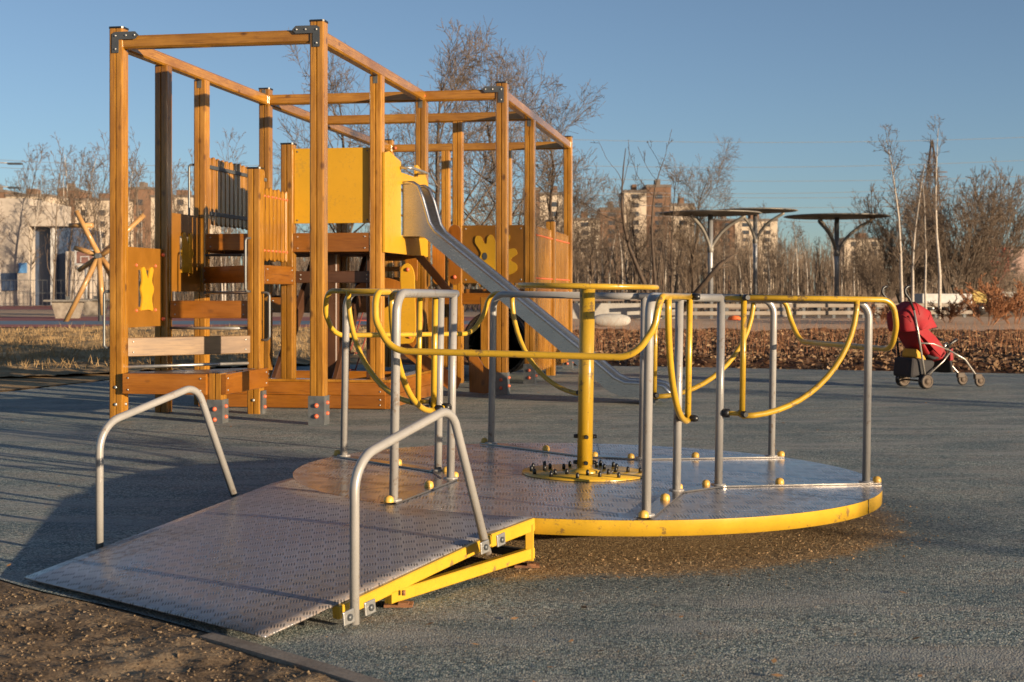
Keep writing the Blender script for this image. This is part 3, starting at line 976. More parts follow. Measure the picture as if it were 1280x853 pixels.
SL = Vector
b0, b1 = 2.35, 2.86
top = [(.085, 2.10), (.19, 2.10), (.235, 2.07), (.28, 1.95), (.345, 1.72), (.40, 1.64), (.995, 1.165), (1.78, .535), (2.12, .25), (2.22, .205), (2.50, .195), (2.58, .175), (2.63, .12), (2.64, .06)]
bot = [(.085, 1.59), (.19, 1.59), (.25, 1.59), (.30, 1.58), (.36, 1.53), (.42, 1.475), (.985, 1.02), (1.77, .37), (2.08, .12), (2.20, .075), (2.48, .07), (2.52, .065), (2.56, .05), (2.58, .03)]
bed = [(x, z + .035) for x, z in bot]
sb = MB()


def stripf(mb, L0, L1):
    V = [Vector(p) for p in L0] + [Vector(p) for p in L1]; n = len(L0)
    mb.add(V, [(i, i + 1, n + i + 1, n + i) for i in range(n - 1)], True)


for yy, s in ((b0, 1), (b1, -1)):
    for off in (0, .035 * s):
        stripf(sb, [(x, yy + off, z) for x, z in top], [(x, yy + off, z) for x, z in bot])
    stripf(sb, [(x, yy, z) for x, z in top], [(x, yy + .035 * s, z) for x, z in top])
    stripf(sb, [(x, yy, z) for x, z in bot], [(x, yy + .035 * s, z) for x, z in bot])
side = sb.obj('slide_sides', M['steel'], CF)
for yy in (b0, b1):
    MB().tube([(x, yy + (.018 if yy == b0 else -.018), z) for x, z in top], .022, 10).obj('slide_rim', M['steel'], CF)
sb = MB()
stripf(sb, [(x, b0 + .03, z) for x, z in bed], [(x, b1 - .03, z) for x, z in bed])
stripf(sb, [(x, b0 + .03, z) for x, z in bot], [(x, b1 - .03, z) for x, z in bot])
sb.obj('slide_bed', M['steel'], CF)
MB().box(2.45, 2.50, b0 + .05, b0 + .1, 0, .08).box(2.45, 2.50, b1 - .1, b1 - .05, 0, .08).obj('slide_foot', M['galv'], CF)
MB().tube([(1.05, b0 + .06, .0), (1.05, b0 + .06, 1.0)], .018, 8) if False else None

# ---- low board box under the tower
for z in (.125, .245):
    plank((-1.6, 1.45, z), (.16, 1.45, z), .118, .045)
    plank((.18, 1.45, z), (.18, 3.2, z), .118, .045)
    plank((-1.6, 3.2, z), (.16, 3.2, z), .118, .045)
MB().box(-1.6, .2, 1.42, 1.56, .247, .268).obj('box_seat', M['wood'], CF)
MB().box(.06, .2, 1.57, 3.1, .247, .268).obj('box_seat', M['wood'], CF)

# ---- play pieces under and behind the tower
def capsule(x0, x1, z0, z1):
    r = (x1 - x0) / 2; c = (x0 + x1) / 2
    return [(c + r * math.cos(R(t)), z1 - r + r * math.sin(R(t))) for t in range(0, 181, 20)] + [(c + r * math.cos(R(t)), z0 + r + r * math.sin(R(t))) for t in range(180, 361, 20)]


yf = lambda b: (lambda p, q, t: (p, b + t, q))
for x0 in (.13, .30):
    o = MB().prism(capsule(x0, x0 + .13, 1.13, 1.75), yf(3.42), 0, .025).obj('hanging_plank', M['wood_board'], CF, bevel=.003)
    bolt_mb(x0 + .065, 3.42, 1.21, '-Y', .02, .02).obj('bolt_cap', M['red_cap'], o)
o = MB().prism(capsule(-.13, 0.0, 1.13, 1.55), yf(3.30), 0, .025).obj('hanging_plank', M['wood_board'], CF, bevel=.003)
bolt_mb(-.065, 3.30, 1.20, '-Y', .02, .02).obj('bolt_cap', M['red_cap'], o)
ycl = blob([(.02, .56), (.10, .56), (.22, .62), (.22, 1.05), (.21, 1.25), (.15, 1.33), (.08, 1.27), (.08, 1.05), (.04, .95), (-.08, .90), (-.16, .78), (-.10, .66)])
o = MB().prism(ycl, yf(2.30), 0, .02).obj('climbing_panel', M['ypanel'], CF, bevel=.003, label='curved yellow climbing board under the slide')
for q in ((.15, 1.27), (.17, .63)): bolt_mb(q[0], 2.30, q[1], '-Y', .02, .02).obj('bolt_cap', M['red_cap'], o)
arc = [(-.20 + .42 * math.cos(R(t)), .78 + .42 * math.sin(R(t))) for t in range(-40, 131, 10)] + [(-.20 + .24 * math.cos(R(t)), .78 + .24 * math.sin(R(t))) for t in range(130, -41, -10)]
MB().prism(arc, yf(2.62), 0, .03).obj('arch_board', M['wood_board'], CF, bevel=.003)
MB().prism([(.06, 1.42), (.16, 1.42), (-.10, 1.66) if False else (.50, 1.02), (.40, 1.02)], yf(2.9), 0, .03).obj('brace', M['wood_board'], CF)
MB().prism([(-.35, .62), (-.25, .66), (.50, .18), (.46, .08), (.36, .08)], yf(3.1), 0, .03).obj('brace', M['wood_board'], CF)
seat = blob([(.50, .02), (.72, .02), (.74, .22), (.66, .28), (.58, .40), (.50, .44)])
MB().prism(seat, yf(3.52), 0, .03).obj('curved_side', M['wood_board'], CF, bevel=.003)
for i in range(4):
    MB().box(-.44, -.16, 3.44 - .005, 3.47, 1.05 + i * .11, 1.10 + i * .11).obj('ladder_rung', M['wood'], CF)
member('inner_post', (.50, 4.4, 0), (.50, 4.4, 1.0), rect(.1, .1, .01), M['wood'], CF)
member('inner_post', (-.3, 5.2, 0), (-.3, 5.2, 1.0), rect(.1, .1, .01), M['wood'], CF)
# crawl tube under the rear floor
cr = MB()
cr.lathe([(.36, 0), (.39, 0), (.39, 1.6), (.36, 1.6), (.36, 0)], (.42, 5.4, .46), 28, 'Y')
cr.lathe([(.0001, 1.55), (.37, 1.55), (.37, 1.58), (.0001, 1.58)], (.42, 5.4, .46), 28, 'Y')
cr.obj('crawl_tube', M['dark_plastic'], CF)
# rope net seen through the steps
rn = MB()
for i in range(5):
    rn.tube([(-1.5 + i * .13, 4.3, .1), (-1.42 + i * .13, 5.1, 1.0)], .008, 6)
for j in range(5):
    f = .1 + j * .2; rn.tube([(-1.5 + .08 * f, 4.3 + .8 * f, .1 + .9 * f), (-.98 + .08 * f, 4.3 + .8 * f, .1 + .9 * f)], .008, 6)
rn.obj('rope_net', M['rope'], CF)


def grab(x, y, z0, z1, dx, dy):
    return MB().tube(fillet([(x, y, z0), (x + dx, y + dy, z0), (x + dx, y + dy, z1), (x, y, z1)], .035, 5), .011, 10).obj('grab_handle', M['galv'], CF)


grab(-1.76, -.03, .60, 1.06, -.05, -.01)
grab(-.875, .81, 1.06, 1.52, -.02, -.06)
grab(-.79, .86, .64, 1.05, .075, -.01)
grab(-1.76, 1.72, 1.58, 2.25, -.05, -.01)

# ------------------------------------------------------------------ roundabout
CX, CY, RD, TOP, RO, RI = .346, 6.80, 1.385, .18, 1.317, .704
CR = empty('wheelchair_roundabout', 'round steel tread plate roundabout with grey handrails, yellow rim and swing bars', 'roundabout', (CX, CY, 0))
CR.rotation_euler = (0, R(.9), 0)


def pol(r, deg, z=0.0): return Vector((r * math.cos(R(deg)), r * math.sin(R(deg)), z))


n = 128
mb = MB()
mb.add([(0, 0, TOP)] + [tuple(pol(RD + .001, 360 * k / n, TOP)) for k in range(n)], [(0, 1 + k, 1 + (k + 1) % n) for k in range(n)])
mb.add([(0, 0, TOP - .03)] + [tuple(pol(RD - .012, 360 * k / n, TOP - .03)) for k in range(n)], [(0, 1 + (k + 1) % n, 1 + k) for k in range(n)])
mb.obj('deck_plate', M['tread_disc'], CR, fix=False)
# plate joints as thin dark gaps
for k, (p, q) in enumerate([(pol(1.38, 328), pol(.80, 322)), (pol(1.38, 215), pol(.3, 190)), (pol(1.38, 84), pol(.3, 70))]):
    d = (q - p).normalized(); w = Vector((-d.y, d.x, 0)) * .0022
    MB().add([p + w, p - w, q - w, q + w], [(0, 1, 2, 3)]).obj('deck_joint', M['black'], CR, loc=(0, 0, TOP + .0012))
rimm = MB().lathe([(RD, TOP - .001), (RD, TOP - .062), (RD - .006, TOP - .062), (RD - .006, TOP - .001), (RD, TOP - .001)], (0, 0, 0), n)
rimm.obj('deck_rim', M['yellow'], CR)
p = pol(RD + .001, 328.5)
MB().tube([p + Vector((0, 0, TOP)), p + Vector((0, 0, TOP - .06))], .0022, 6).obj('rim_joint', M['black'], CR)
mb = MB()
for k in range(12):
    a_ = k * 30 + 10; p, q = pol(.12, a_), pol(RD - .05, a_)
    mb.tube([p + Vector((0, 0, TOP - .055)), q + Vector((0, 0, TOP - .055))], .02, 4, smooth=False)
mb.obj('under_frame', M['gun'], CR)
MB().lathe([(.0001, .02), (.42, .02), (.42, TOP - .08), (.0001, TOP - .08)], (0, 0, 0), 32).obj('bearing_housing', M['gun'], CR)

BASE = 194.14
AO, AI = 36.64, 12.23
RT = .0185
HT = 1.035


def handrail(c, s):
    po, pi_ = pol(RO, c + s * AO), pol(RI, c + s * AI)
    d = (pi_ - po).normalized()
    pts = fillet([po + Vector((0, 0, TOP)), po + Vector((0, 0, HT)), pi_ + d * .035 + Vector((0, 0, HT))], .085, 9)
    o = MB().tube(pts, RT, 16).obj('handrail', M['grey_tube'], CR)
    MB().tube([pi_ + Vector((0, 0, TOP)), pi_ + Vector((0, 0, HT))], RT, 16).obj('rail_post', M['grey_tube'], o)
    for q in (po, pi_):
        MB().lathe([(.0001, .0), (.034, 0), (.034, .006), (.0001, .006)], tuple(q + Vector((0, 0, TOP + .008))), 20).obj('rail_flange', M['grey_tube'], o)
    return po, pi_


def dome(p, r=.020):
    MB().lathe([(r, 0), (r * 1.02, r * .3), (r * .92, r * .9), (r * .62, r * 1.18), (r * .25, r * 1.32), (.0001, r * 1.34)], tuple(p), 20).obj('dome_cap', M['orange_cap'], CR)


posts = {}
for u in range(3):
    c = BASE + 120 * u
    # V shaped flat bar
    o1, i1 = handrail(c, -1); o2, i2 = handrail(c, 1)
    posts[u] = (o1, i1, o2, i2)
    MB().tube([i1 + Vector((0, 0, HT)), i2 + Vector((0, 0, HT))], RT * .98, 14).obj('rail_link', M['grey_tube'], CR)
    ext = lambda o, i: o + (o - i).normalized() * .06
    line = fillet([ext(o1, i1), i1, i2, ext(o2, i2)], .10, 6)
    V = []; F = []
    m_ = len(line)
    for k, p in enumerate(line):
        t_ = (line[min(k + 1, m_ - 1)] - line[max(k - 1, 0)]).normalized(); w = Vector((-t_.y, t_.x, 0)) * .034
        for zz in (TOP + .002, TOP + .009):
            V += [p + w + Vector((0, 0, zz)), p - w + Vector((0, 0, zz))]
    for k in range(m_ - 1):
        A, B = 4 * k, 4 * k + 4
        F += [(A + 2, A + 3, B + 3, B + 2), (A, A + 2, B + 2, B), (A + 1, B + 1, B + 3, A + 3)]
    MB().add(V, F).obj('base_strip', M['strip'], CR)
    for (oo, ii) in ((o1, i1), (o2, i2)):
        d = (oo - ii).normalized()
        w = Vector((-d.y, d.x, 0))
        dome(oo + d * .055 + Vector((0, 0, TOP + .009)) if True else oo)
        dome(ii + d * .30 + Vector((0, 0, TOP + .009)))
        dome(ii - d * .06 + w * 0 + Vector((0, 0, TOP + .009)), .018)

RY = .0135


def swing_bar(u):
    """U shaped bar closing the bay between unit u and unit u+1"""
    oA, iA = posts[u][2], posts[u][3]      # s=+1 arm of unit u
    oA, iA = posts[u][2], posts[u][3]
    oB, iB = posts[(u + 1) % 3][0], posts[(u + 1) % 3][1]
    mid = ((oA + oB) / 2).normalized(); side = (oB - oA).normalized()
    root = None
    hz = .805
    zt = HT + .004
    dA = (oA - iA).normalized(); dB = (oB - iB).normalized()
    nA = Vector((-dA.y, dA.x, 0)); nA = nA if nA.dot(side) < 0 else -nA
    nB = Vector((-dB.y, dB.x, 0)); nB = nB if nB.dot(side) > 0 else -nB
    hA, hB = iA + nA * .058 + dA * .085, iB + nB * .058 + dB * .085
    LA = (oA - iA).length
    eA = hA + dA * (LA + .035); eB = hB + dB * (LA + .035)
    eA2 = eA + mid * .02 + side * .05; eB2 = eB + mid * .02 - side * .05
    Z = lambda p, z: Vector((p.x, p.y, z))
    lowA = eA2 + side * .10; lowB = eB2 - side * .10
    pts = [Z(hA, zt), Z(eA - dA * .03, zt), Z(eA + side * .015, (zt + hz) / 2), Z(eA2 + side * .04, hz), Z(eB2 - side * .04, hz), Z(eB - side * .015, (zt + hz) / 2), Z(eB - dB * .03, zt), Z(hB, zt)]
    bar = MB().tube(fillet(pts, [0, .13, .13, .13, .13, .13, .13, 0], 9), RY, 14).obj('swing_bar', M['yellow'], CR)
    for h_, d_ in ((hA, dA), (hB, dB)):
        MB().tube([Z(h_, zt + .012), Z(h_, .50)], RY, 14).obj('hinge_tube', M['yellow'], bar)
        # quarter arc from the lower hinge out and up to the top bar
        r_ = LA * .76
        arc_ = [h_ + d_ * (r_ * math.sin(R(t))) + Vector((0, 0, 0)) for t in range(0, 91, 6)]
        hz0 = .505
        arc_ = [Z(p, hz0 + (zt - hz0) * (1 - math.cos(R(t)))) for p, t in zip(arc_, range(0, 91, 6))]
        MB().tube(arc_, RY, 14).obj('quarter_arc', M['yellow'], bar)
        w = Vector((-d_.y, d_.x, 0))
        inner = h_
        for zz in (.515, zt):
            for sgn in (-1, 1):
                pp = Z(inner, zz)
                q0 = pp + w * (sgn * .012); q1 = pp + w * (sgn * .044)
                
                MB().tube([q0, q0 + (q1 - q0) * .6, q1], [.015, .015, .011], 12).obj('hinge_cap', M['black'], bar)
        # short stub to the grey post
        pst = (iA if h_ is hA else iB)
        dv = (h_ - pst).normalized()
        for zz in (.515, zt - .004):
            MB().tube([Z(pst, zz), Z(h_, zz)], .0105, 12).obj('hinge_stub', M['yellow'], bar)
        MB().tube([Z(pst + dv * .014, .515), Z(pst + dv * .045, .515)], .0205, 14).obj('hinge_cap', M['black'], bar)


for u in range(3): swing_bar(u)
MB().tube([(0, 0, TOP), (0, 0, 1.08)], .037, 32).obj('centre_pole', M['yellow'], CR)
MB().lathe([(.3, 0), (.3, .008), (.0001, .008)], (0, 0, TOP + .002), 64).obj('hub_plate', M['yellow'], CR)
MB().lathe([(.075, 0), (.075, .010), (.045, .016), (.037, .02)], (0, 0, TOP + .010), 32).obj('pole_collar', M['yellow'], CR)
MB().tube([pol(.33, 360 * k / 64, 1.080) for k in range(64)], .0125, 14, closed=True).obj('hand_wheel', M['yellow'], CR)
for k in range(3):
    MB().tube([pol(.0, 0, 1.072), pol(.33, 20 + 120 * k, 1.078)], .009, 10).obj('wheel_spoke', M['yellow'], CR)
rg = random.Random(3)
spots = []
for ring_r, cnt in ((.265, 14), (.20, 10), (.14, 8)):
    for k in range(cnt):
        a_ = 360 * k / cnt + rg.uniform(-7, 7)
        spots.append(pol(ring_r + rg.uniform(-.012, .012), a_, TOP + .010))
for p in spots:
    if rg.random() < .12: continue
    o = MB().tube([p, p + Vector((0, 0, .018)), p + Vector((0, 0, .026))], [.0085, .0085, .004], 10).obj('hub_bolt', M['black'], CR)
for z in (.235, .36):
    for a_ in (175, 5, 95, 275):
        MB().tube([pol(.03, a_, z), pol(.055, a_, z)], [.011, .009], 12).obj('pole_bolt', M['black'], CR)

# ------------------------------------------------------------------ ramp
RP = empty('access_ramp', 'sloping tread plate ramp with two grey side hoops leading onto the roundabout', 'ramp', (-.84, 5.3, 0))
off = Vector((-.84, 5.3, 0))
FL, FR, UR, UL = Vector((-1.768, 5.125, .020)), Vector((-.735, 4.21, .028)), Vector((.075, 5.43, .188)), Vector((-1.085, 6.43, .200))


def rl(p): return Vector(p) - off


# plate: follows the disc edge at the top
discp = []
cen = Vector((CX, CY, 0))
a0 = math.atan2(UR.y - CY, UR.x - CX); a1 = math.atan2(UL.y - CY, UL.x - CX)
if a1 > a0: a1 -= 2 * math.pi
top_edge = []
for k in range(25):
    a_ = a0 + (a1 - a0) * k / 24
    p = Vector((CX + (RD + .004) * math.cos(a_), CY + (RD + .004) * math.sin(a_), 0))
    top_edge.append(p)
e1 = (UL - FL); nrm = (UR - FR).cross(UL - FR).normalized()
# rows interpolated between front edge and the disc edge
rows = 10; V = []
fr_line = [FR + (FL - FR) * (k / 24) + Vector((0, 0, -.0)) for k in range(25)]
# slightly rounded front corners
for j in range(rows + 1):
    s = j / rows
    for k in range(25):
        a_ = fr_line[k]; t_ = top_edge[k]
        zt = .188 + .018 * (k / 24)
        p = a_.lerp(Vector((t_.x, t_.y, zt)), s)
        sag = 0.0
        p.z = a_.z + (zt - a_.z) * min(1, s * 1.06) - sag
        V.append(rl(p))
Fq = [(j * 25 + k, (j + 1) * 25 + k, (j + 1) * 25 + k + 1, j * 25 + k + 1) for j in range(rows) for k in range(24)]
pm = MB().add(V, Fq, True)
plate = pm.obj('ramp_plate', M['tread_ramp'], RP, fix=True)
sm_ = plate.modifiers.new('thick', 'SOLIDIFY'); sm_.thickness = .006; sm_.offset = -1
if plate.data.polygons[0].normal.z < 0: plate.data.flip_normals()


def bar(name, p, q, w, h, m, parent=RP):
    p, q = rl(p), rl(q)
    o = MB().prism(rect(w, h, .003), lambda x, y, t: (x, y, t), 0, (q - p).length).obj(name, M[m], parent)
    z = (q - p).normalized(); y = Vector((0, 0, 1)) if abs(z.z) < .9 else Vector((0, 1, 0))
    x = y.cross(z).normalized(); y = z.cross(x)
    o.matrix_local = Matrix.Translation(p) @ Matrix((x, y, z)).transposed().to_4x4()
    return o


dn = Vector((0, 0, -1))
dd_ = (UR - FR).normalized()
knee = FR.lerp(UR, .80)
kn = Vector((knee.x, knee.y, .165))
s0 = FR.lerp(UR, .22)
bar('frame_bar', s0 + dn * .026, kn + dn * .024, .03, .042, 'yellow')
bar('frame_bar', kn + dn * .024 + dd_ * .002, Vector((UR.x, UR.y, .192)) + dn * .030, .03, .05, 'yellow')
low0 = FR.lerp(UR, .40); low0 = Vector((low0.x, low0.y, .038)); lowe = Vector((UR.x, UR.y, .052))
bar('frame_bar', low0, lowe, .03, .042, 'yellow')
bar('frame_leg', Vector((UR.x, UR.y, .165)) - dd_ * .016, Vector((UR.x, UR.y, .028)) - dd_ * .016, .034, .034, 'yellow')
# left side frame and cross bars
perp = (FL - FR).normalized()
inn = (FR - FL).normalized() * .05
l0, l1 = FL.lerp(UL, .22) + inn, FL.lerp(UL, .96) + inn
bar('frame_bar', l0 + dn * .026, l1 + dn * .030, .03, .042, 'yellow')
for f in (.45, .75, .97):
    p = FR.lerp(UR, f); q = FL.lerp(UL, f); p, q = p.lerp(q, .03), q.lerp(p, .06)
    zz = min(p.z, q.z) - .05
    bar('cross_bar', Vector((p.x, p.y, zz)), Vector((q.x, q.y, zz)), .03, .03, 'gun')
bar('cross_bar', Vector((lowe.x, lowe.y, .045)), Vector((UL.x, UL.y, .045)), .04, .03, 'gun')
# rusty anchor feet
for p in (Vector((UR.x - .02, UR.y - .02, 0)), low0 + Vector((.03, .035, 0))):
    b_ = rl(p)
    mb = MB(); mb.box(b_.x - .045, b_.x + .05, b_.y - .03, b_.y + .03, .003, .012); mb.tube([b_ + Vector((.02, -.02, .004)), b_ + Vector((.02, -.02, .020))], .007, 6)
    mb.box(b_.x + .003, b_.x + .037, b_.y - .037, b_.y - .003, .012, .02)
    mb.obj('anchor_foot', M['rust'], RP)


def hoop(p_low, p_up, name='side_hoop'):
    p_low, p_up = Vector(p_low), Vector(p_up)
    L_ = Vector((p_up.x - p_low.x, p_up.y - p_low.y, 0)); d_ = L_.normalized(); L = L_.length
    pts = [p_low, Vector((p_low.x, p_low.y, .525)), Vector((p_low.x, p_low.y, 0)) + d_ * (L * .70) + Vector((0, 0, .655)), p_up]
    return MB().tube([rl(p) for p in fillet(pts, [0, .13, .085, 0], 12)], .0155, 18).obj(name, M['grey_tube'], RP)


h1 = hoop((-.493, 4.43, .012), (-.088, 5.075, .115))
h2 = hoop((-1.625, 5.575, .03), (-1.222, 6.22, .16))
for base in ((-.493, 4.43, .052), (-.085, 5.08, .152)):
    for sg in (-1, 1):
        c_ = Vector(base) + dd_ * (.052 * sg)
        q = rl(c_)
        o = MB().prism([(-.026, -.022), (.026, -.022), (.026, .022), (-.026, .022)], lambda x, y, t: (x, y, t), 0, .007).obj('hoop_plate', M['galv_bright'], RP, bevel=.003)
        nout = Vector((dd_.y, -dd_.x, 0)).normalized(); xx = dd_.copy(); yy = nout.cross(xx).normalized()
        o.matrix_local = Matrix.Translation(q + nout * .016) @ Matrix((xx, yy, nout)).transposed().to_4x4()
        MB().lathe([(.011, 0), (.011, .006), (.005, .009), (.0001, .009)], (0, 0, .007), 10).obj('bolt', M['gun'], o)

# ------------------------------------------------------------------ stroller
ST = empty('stroller', 'red and black folding stroller parked empty at the far edge of the rubber surface', 'stroller', (4.45, 15.66, 0), R(20))
M['red_cloth'] = paint('red_cloth', (0.27, 0.006, 0.011), 0.75, var=0.2, dirt_amt=0.05)
M['dark_cloth'] = paint('dark_cloth', (0.022, 0.02, 0.022), 0.85, var=0.3)
M['tan_wheel'] = paint('dusty_wheel', (0.085, 0.060, 0.042), 0.7, var=0.3, dirt_amt=0.5)
M['alu'] = paint('aluminium', (0.4070, 0.3700, 0.3256), 0.35, metal=0.6)
M['mustard'] = paint('mustard_cloth', (0.55, 0.30, 0.03), 0.8)


def wheel(x, y, r, w=.03, par=ST):
    prof = [(r - .028, -w / 2), (r - .006, -w / 2), (r, -w / 4), (r, w / 4), (r - .006, w / 2), (r - .028, w / 2), (r - .028, -w / 2)]
    o = MB().lathe(prof, (0, 0, 0), 24, 'Y').obj('wheel', M['dark_plastic'], par, loc=(x, y, r))
    MB().lathe([(r - .028, -.008), (.028, -.012), (.028, -.018), (.0001, -.018)], (0, 0, 0), 16, 'Y').obj('wheel_hub', M['tan_wheel'], o)
    MB().lathe([(r - .012, -w / 2 - .001), (r - .026, -w / 2 - .002), (r - .030, -w / 2 + .004)], (0, 0, 0), 24, 'Y').obj('wheel_rim', M['tan_wheel'], o)
    return o


W2 = .21
for sy in (-1, 1):
    for k in (-.022, .022): wheel(0, sy * W2 + k, .08, .026)
    wheel(.76, sy * .15, .068, .026)
    y = sy * W2; bm_ = M['alu'] if sy < 0 else M['black']
    MB().tube([(0, y, .08), (-.10, y, .62), (-.155, y, .86)], .012, 10).obj('rear_leg', bm_, ST)
    MB().tube(fillet([(-.155, y, .86), (-.21, y, .98), (-.275, y, 1.05), (-.26, y, 1.11), (-.20, y, 1.12)], .05, 5), .014, 10).obj('handle', M['black'], ST)
    MB().tube(fillet([(.30, y * .95, .42), (.54, y * .85, .31), (.70, sy * .15, .14), (.76, sy * .15, .07)], .08, 5), .011, 10).obj('front_leg', M['alu'], ST)
    MB().tube([(.02, y, .14), (.24, y * .95, .30), (.34, y * .9, .40)], .009, 8).obj('side_bar', M['alu'], ST)
    MB().tube([(-.07, y, .5), (.10, y * .97, .49), (.33, y * .95, .41)], .009, 8).obj('side_bar', M['alu'], ST)
    MB().tube(fillet([(.28, y * .9, .45), (.36, y * .9, .50), (.42, y * .9, .53), (.46, y * .5, .52)], .03, 4), .016, 8).obj('bumper_bar', M['black'], ST)
    MB().lathe([(.03, -.014), (.036, 0), (.03, .014), (.0001, .015)], (.27, y, .47), 12, 'Y').obj('joint_cover', M['galv_bright'], ST)
    MB().box(.685, .78, sy * .15 - .022, sy * .15 + .022, .085, .145).obj('fork', M['tan_wheel'], ST, bevel=.01)


def loft(name, prof, wid, m, th=.008, bulge=0.0, n=9, edge_drop=0.0):
    """side profile (x,z) stretched across the width, with sag or bulge"""
    V = []
    for j in range(n):
        f = -1 + 2 * j / (n - 1)
        for x, z in prof:
            V.append((x + bulge * (1 - f * f) * .6, f * wid, z + bulge * (1 - f * f) - edge_drop * abs(f) ** 3))
    m_ = len(prof)
    F = [(j * m_ + i, j * m_ + i + 1, (j + 1) * m_ + i + 1, (j + 1) * m_ + i) for j in range(n - 1) for i in range(m_ - 1)]
    o = MB().add(V, F, True).obj(name, m, ST)
    s = o.modifiers.new('thick', 'SOLIDIFY'); s.thickness = th; s.offset = 0
    return o


# folding hood: a fan of U shaped ribs about a side pivot
PV = Vector((-.05, 0, .64))
V = []; nt, nf = 25, 17
for i in range(nt):
    t = i / (nt - 1)
    ang = R(186 - 180 * t)
    rad = (.19 + .07 * min(1, t * 2.5) + .05 * math.sin(math.pi * min(1, t * 1.25))) * (1 - .07 * abs(math.sin(t * math.pi * 4)))
    for j in range(nf):
        f = -1 + 2 * j / (nf - 1)
        w_ = 1 - abs(f) ** 6
        wr = 1 + .012 * math.sin(13 * t + 9 * f)
        V.append(Vector((PV.x + rad * w_ * wr * math.cos(ang), .215 * (abs(f) ** .8) * (1 if f > 0 else -1), PV.z + rad * w_ * wr * math.sin(ang))))
F = [(i * nf + j, i * nf + j + 1, (i + 1) * nf + j + 1, (i + 1) * nf + j) for i in range(nt - 1) for j in range(nf - 1)]
o = MB().add(V, F, True).obj('canopy', M['red_cloth'], ST); s = o.modifiers.new('thick', 'SOLIDIFY'); s.thickness = .006
for i in (6, 12, 18, 24):
    MB().tube([V[i * nf + j] for j in range(1, nf - 1)], .006, 6).obj('canopy_rib', M['red_cloth'] if i < 24 else M['dark_cloth'], o)
loft('seat_back', [(-.20, .80), (-.14, .66), (-.02, .50), (.06, .38)], .19, M['red_cloth'], .02, -.02)
loft('seat', [(.05, .36), (.14, .33), (.26, .35), (.33, .36), (.36, .26), (.37, .17)], .18, M['dark_cloth'], .025, -.01)
loft('seat_side', [(-.10, .74), (.05, .60), (.20, .47), (.27, .39), (.22, .33), (.10, .42)], .20, M['red_cloth'], .01, -.05)
for sy in (-1, 1):
    poly = [(-.10, .70), (.02, .66), (.14, .56), (.25, .43), (.20, .35), (.12, .42), (.0, .54), (-.08, .60)]
    MB().prism(poly, lambda p, q, t: (p, sy * (.195 + t), q), 0, .012).obj('side_cloth', M['red_cloth'], ST)
bk = MB(); bk.prism([(-.17, .12), (.12, .12), (.16, .30), (-.15, .34)], lambda p, q, t: (p, t, q), -.17, .17).obj('basket', M['dark_cloth'], ST, bevel=.03)
MB().prism([(-.10, .34), (.06, .30), (.02, .36), (-.08, .44)], lambda p, q, t: (p, t, q), -.16, .10).obj('packed_cloth', M['mustard'], ST, bevel=.02)
MB().tube([(.0, -W2, .08), (.0, W2, .08)], .010, 8).obj('axle', M['black'], ST)
MB().prism([(.33, .30), (.37, .31), (.36, .44), (.33, .42)], lambda p, q, t: (p, t, q), -.20, -.16).obj('red_pad', M['red_cloth'], ST)

# ------------------------------------------------------------------ mushroom canopies
M['canopy_grey'] = paint('canopy_metal', (0.20, 0.18, 0.155), 0.5, metal=0.3)
M['canopy_pole'] = paint('canopy_pole', (0.2664, 0.2664, 0.2738), 0.4, metal=0.4)


def mushroom(px, py_top, wpx, Y, label):
    X = (px - 640) / FPX * Y
    ht = CAMH + (HOR - py_top) * Y / FPX; rad = wpx / 2 * Y / FPX
    o = empty('shade_canopy', label, 'canopy', (X, Y, 0), group='round shade canopies on forked posts')
    MB().tube([(0, 0, 0), (0, 0, ht - .1)], .12, 14).obj('pole', M['canopy_pole'], o)
    MB().lathe([(.0001, ht + .05), (rad * .6, ht + .04), (rad * .97, ht + .0), (rad, ht - .04), (rad * .96, ht - .07), (.0001, ht - .10)], (0, 0, 0), 40).obj('roof_disc', M['canopy_grey'], o)
    z0 = ht - rad * .62
    for k in range(3):
        a_ = R(-12 + 120 * k); d = Vector((math.cos(a_), math.sin(a_), 0))
        pts = [Vector((0, 0, z0 - .35)), Vector((0, 0, z0)) + d * .12, Vector((0, 0, z0 + rad * .30)) + d * rad * .28, Vector((0, 0, ht - .16)) + d * rad * .68]
        c = smooth_line([tuple(p) for p in pts], 5)
        MB().tube([Vector(q) for q in c], [.15] * 4 + [.085] * (len(c) - 5) + [.05], 6).obj('roof_arm', M['canopy_grey'], o)
    return o


def at_y(px, Y): return (px - 640) / FPX * Y


mushroom(888, 266, 128, 66, 'leftmost round grey shade canopy on a forked post')
mushroom(944, 263, 106, 78, 'middle round shade canopy, partly behind its left neighbour')
mushroom(1046, 270, 132, 70, 'rightmost round grey shade canopy standing nearest the birches')

# ------------------------------------------------------------------ log wheel, hoop, tables, fence on the left
LW = empty('log_wheel', 'climbing star of orange logs radiating from a steel hub', 'play sculpture', (at_y(124, 52), 52, 0))
M['log'] = wood('log_wood', (0.4588, 0.2516, 0.0814), (0.3108, 0.1480, 0.0444), .6)
hubz = CAMH + (366 - 320) * 52 / FPX
MB().tube([(0, -.25, hubz), (0, .25, hubz)], .10, 12).obj('hub', M['galv'], LW)
for k, (dx, dz, ln, y_) in enumerate([(-.46, .89, 1.85, 0), (-.98, -.62, 1.0, .2), (-.92, .30, 1.0, .1), (-.42, -.90, 2.75, -.1), (.10, -1, 2.2, -.1), (.60, -.80, 1.2, .15), (.90, .55, 1.1, .1), (.72, .75, 2.2, .25), (.40, -.92, 2.4, .3)]):
    d = Vector((dx, y_, dz)).normalized()
    o = MB().tube([Vector((0, y_ * .5, hubz)) + d * .1, Vector((0, y_ * .5, hubz)) + d * ln], .095, 10).obj('log', M['log'], LW)
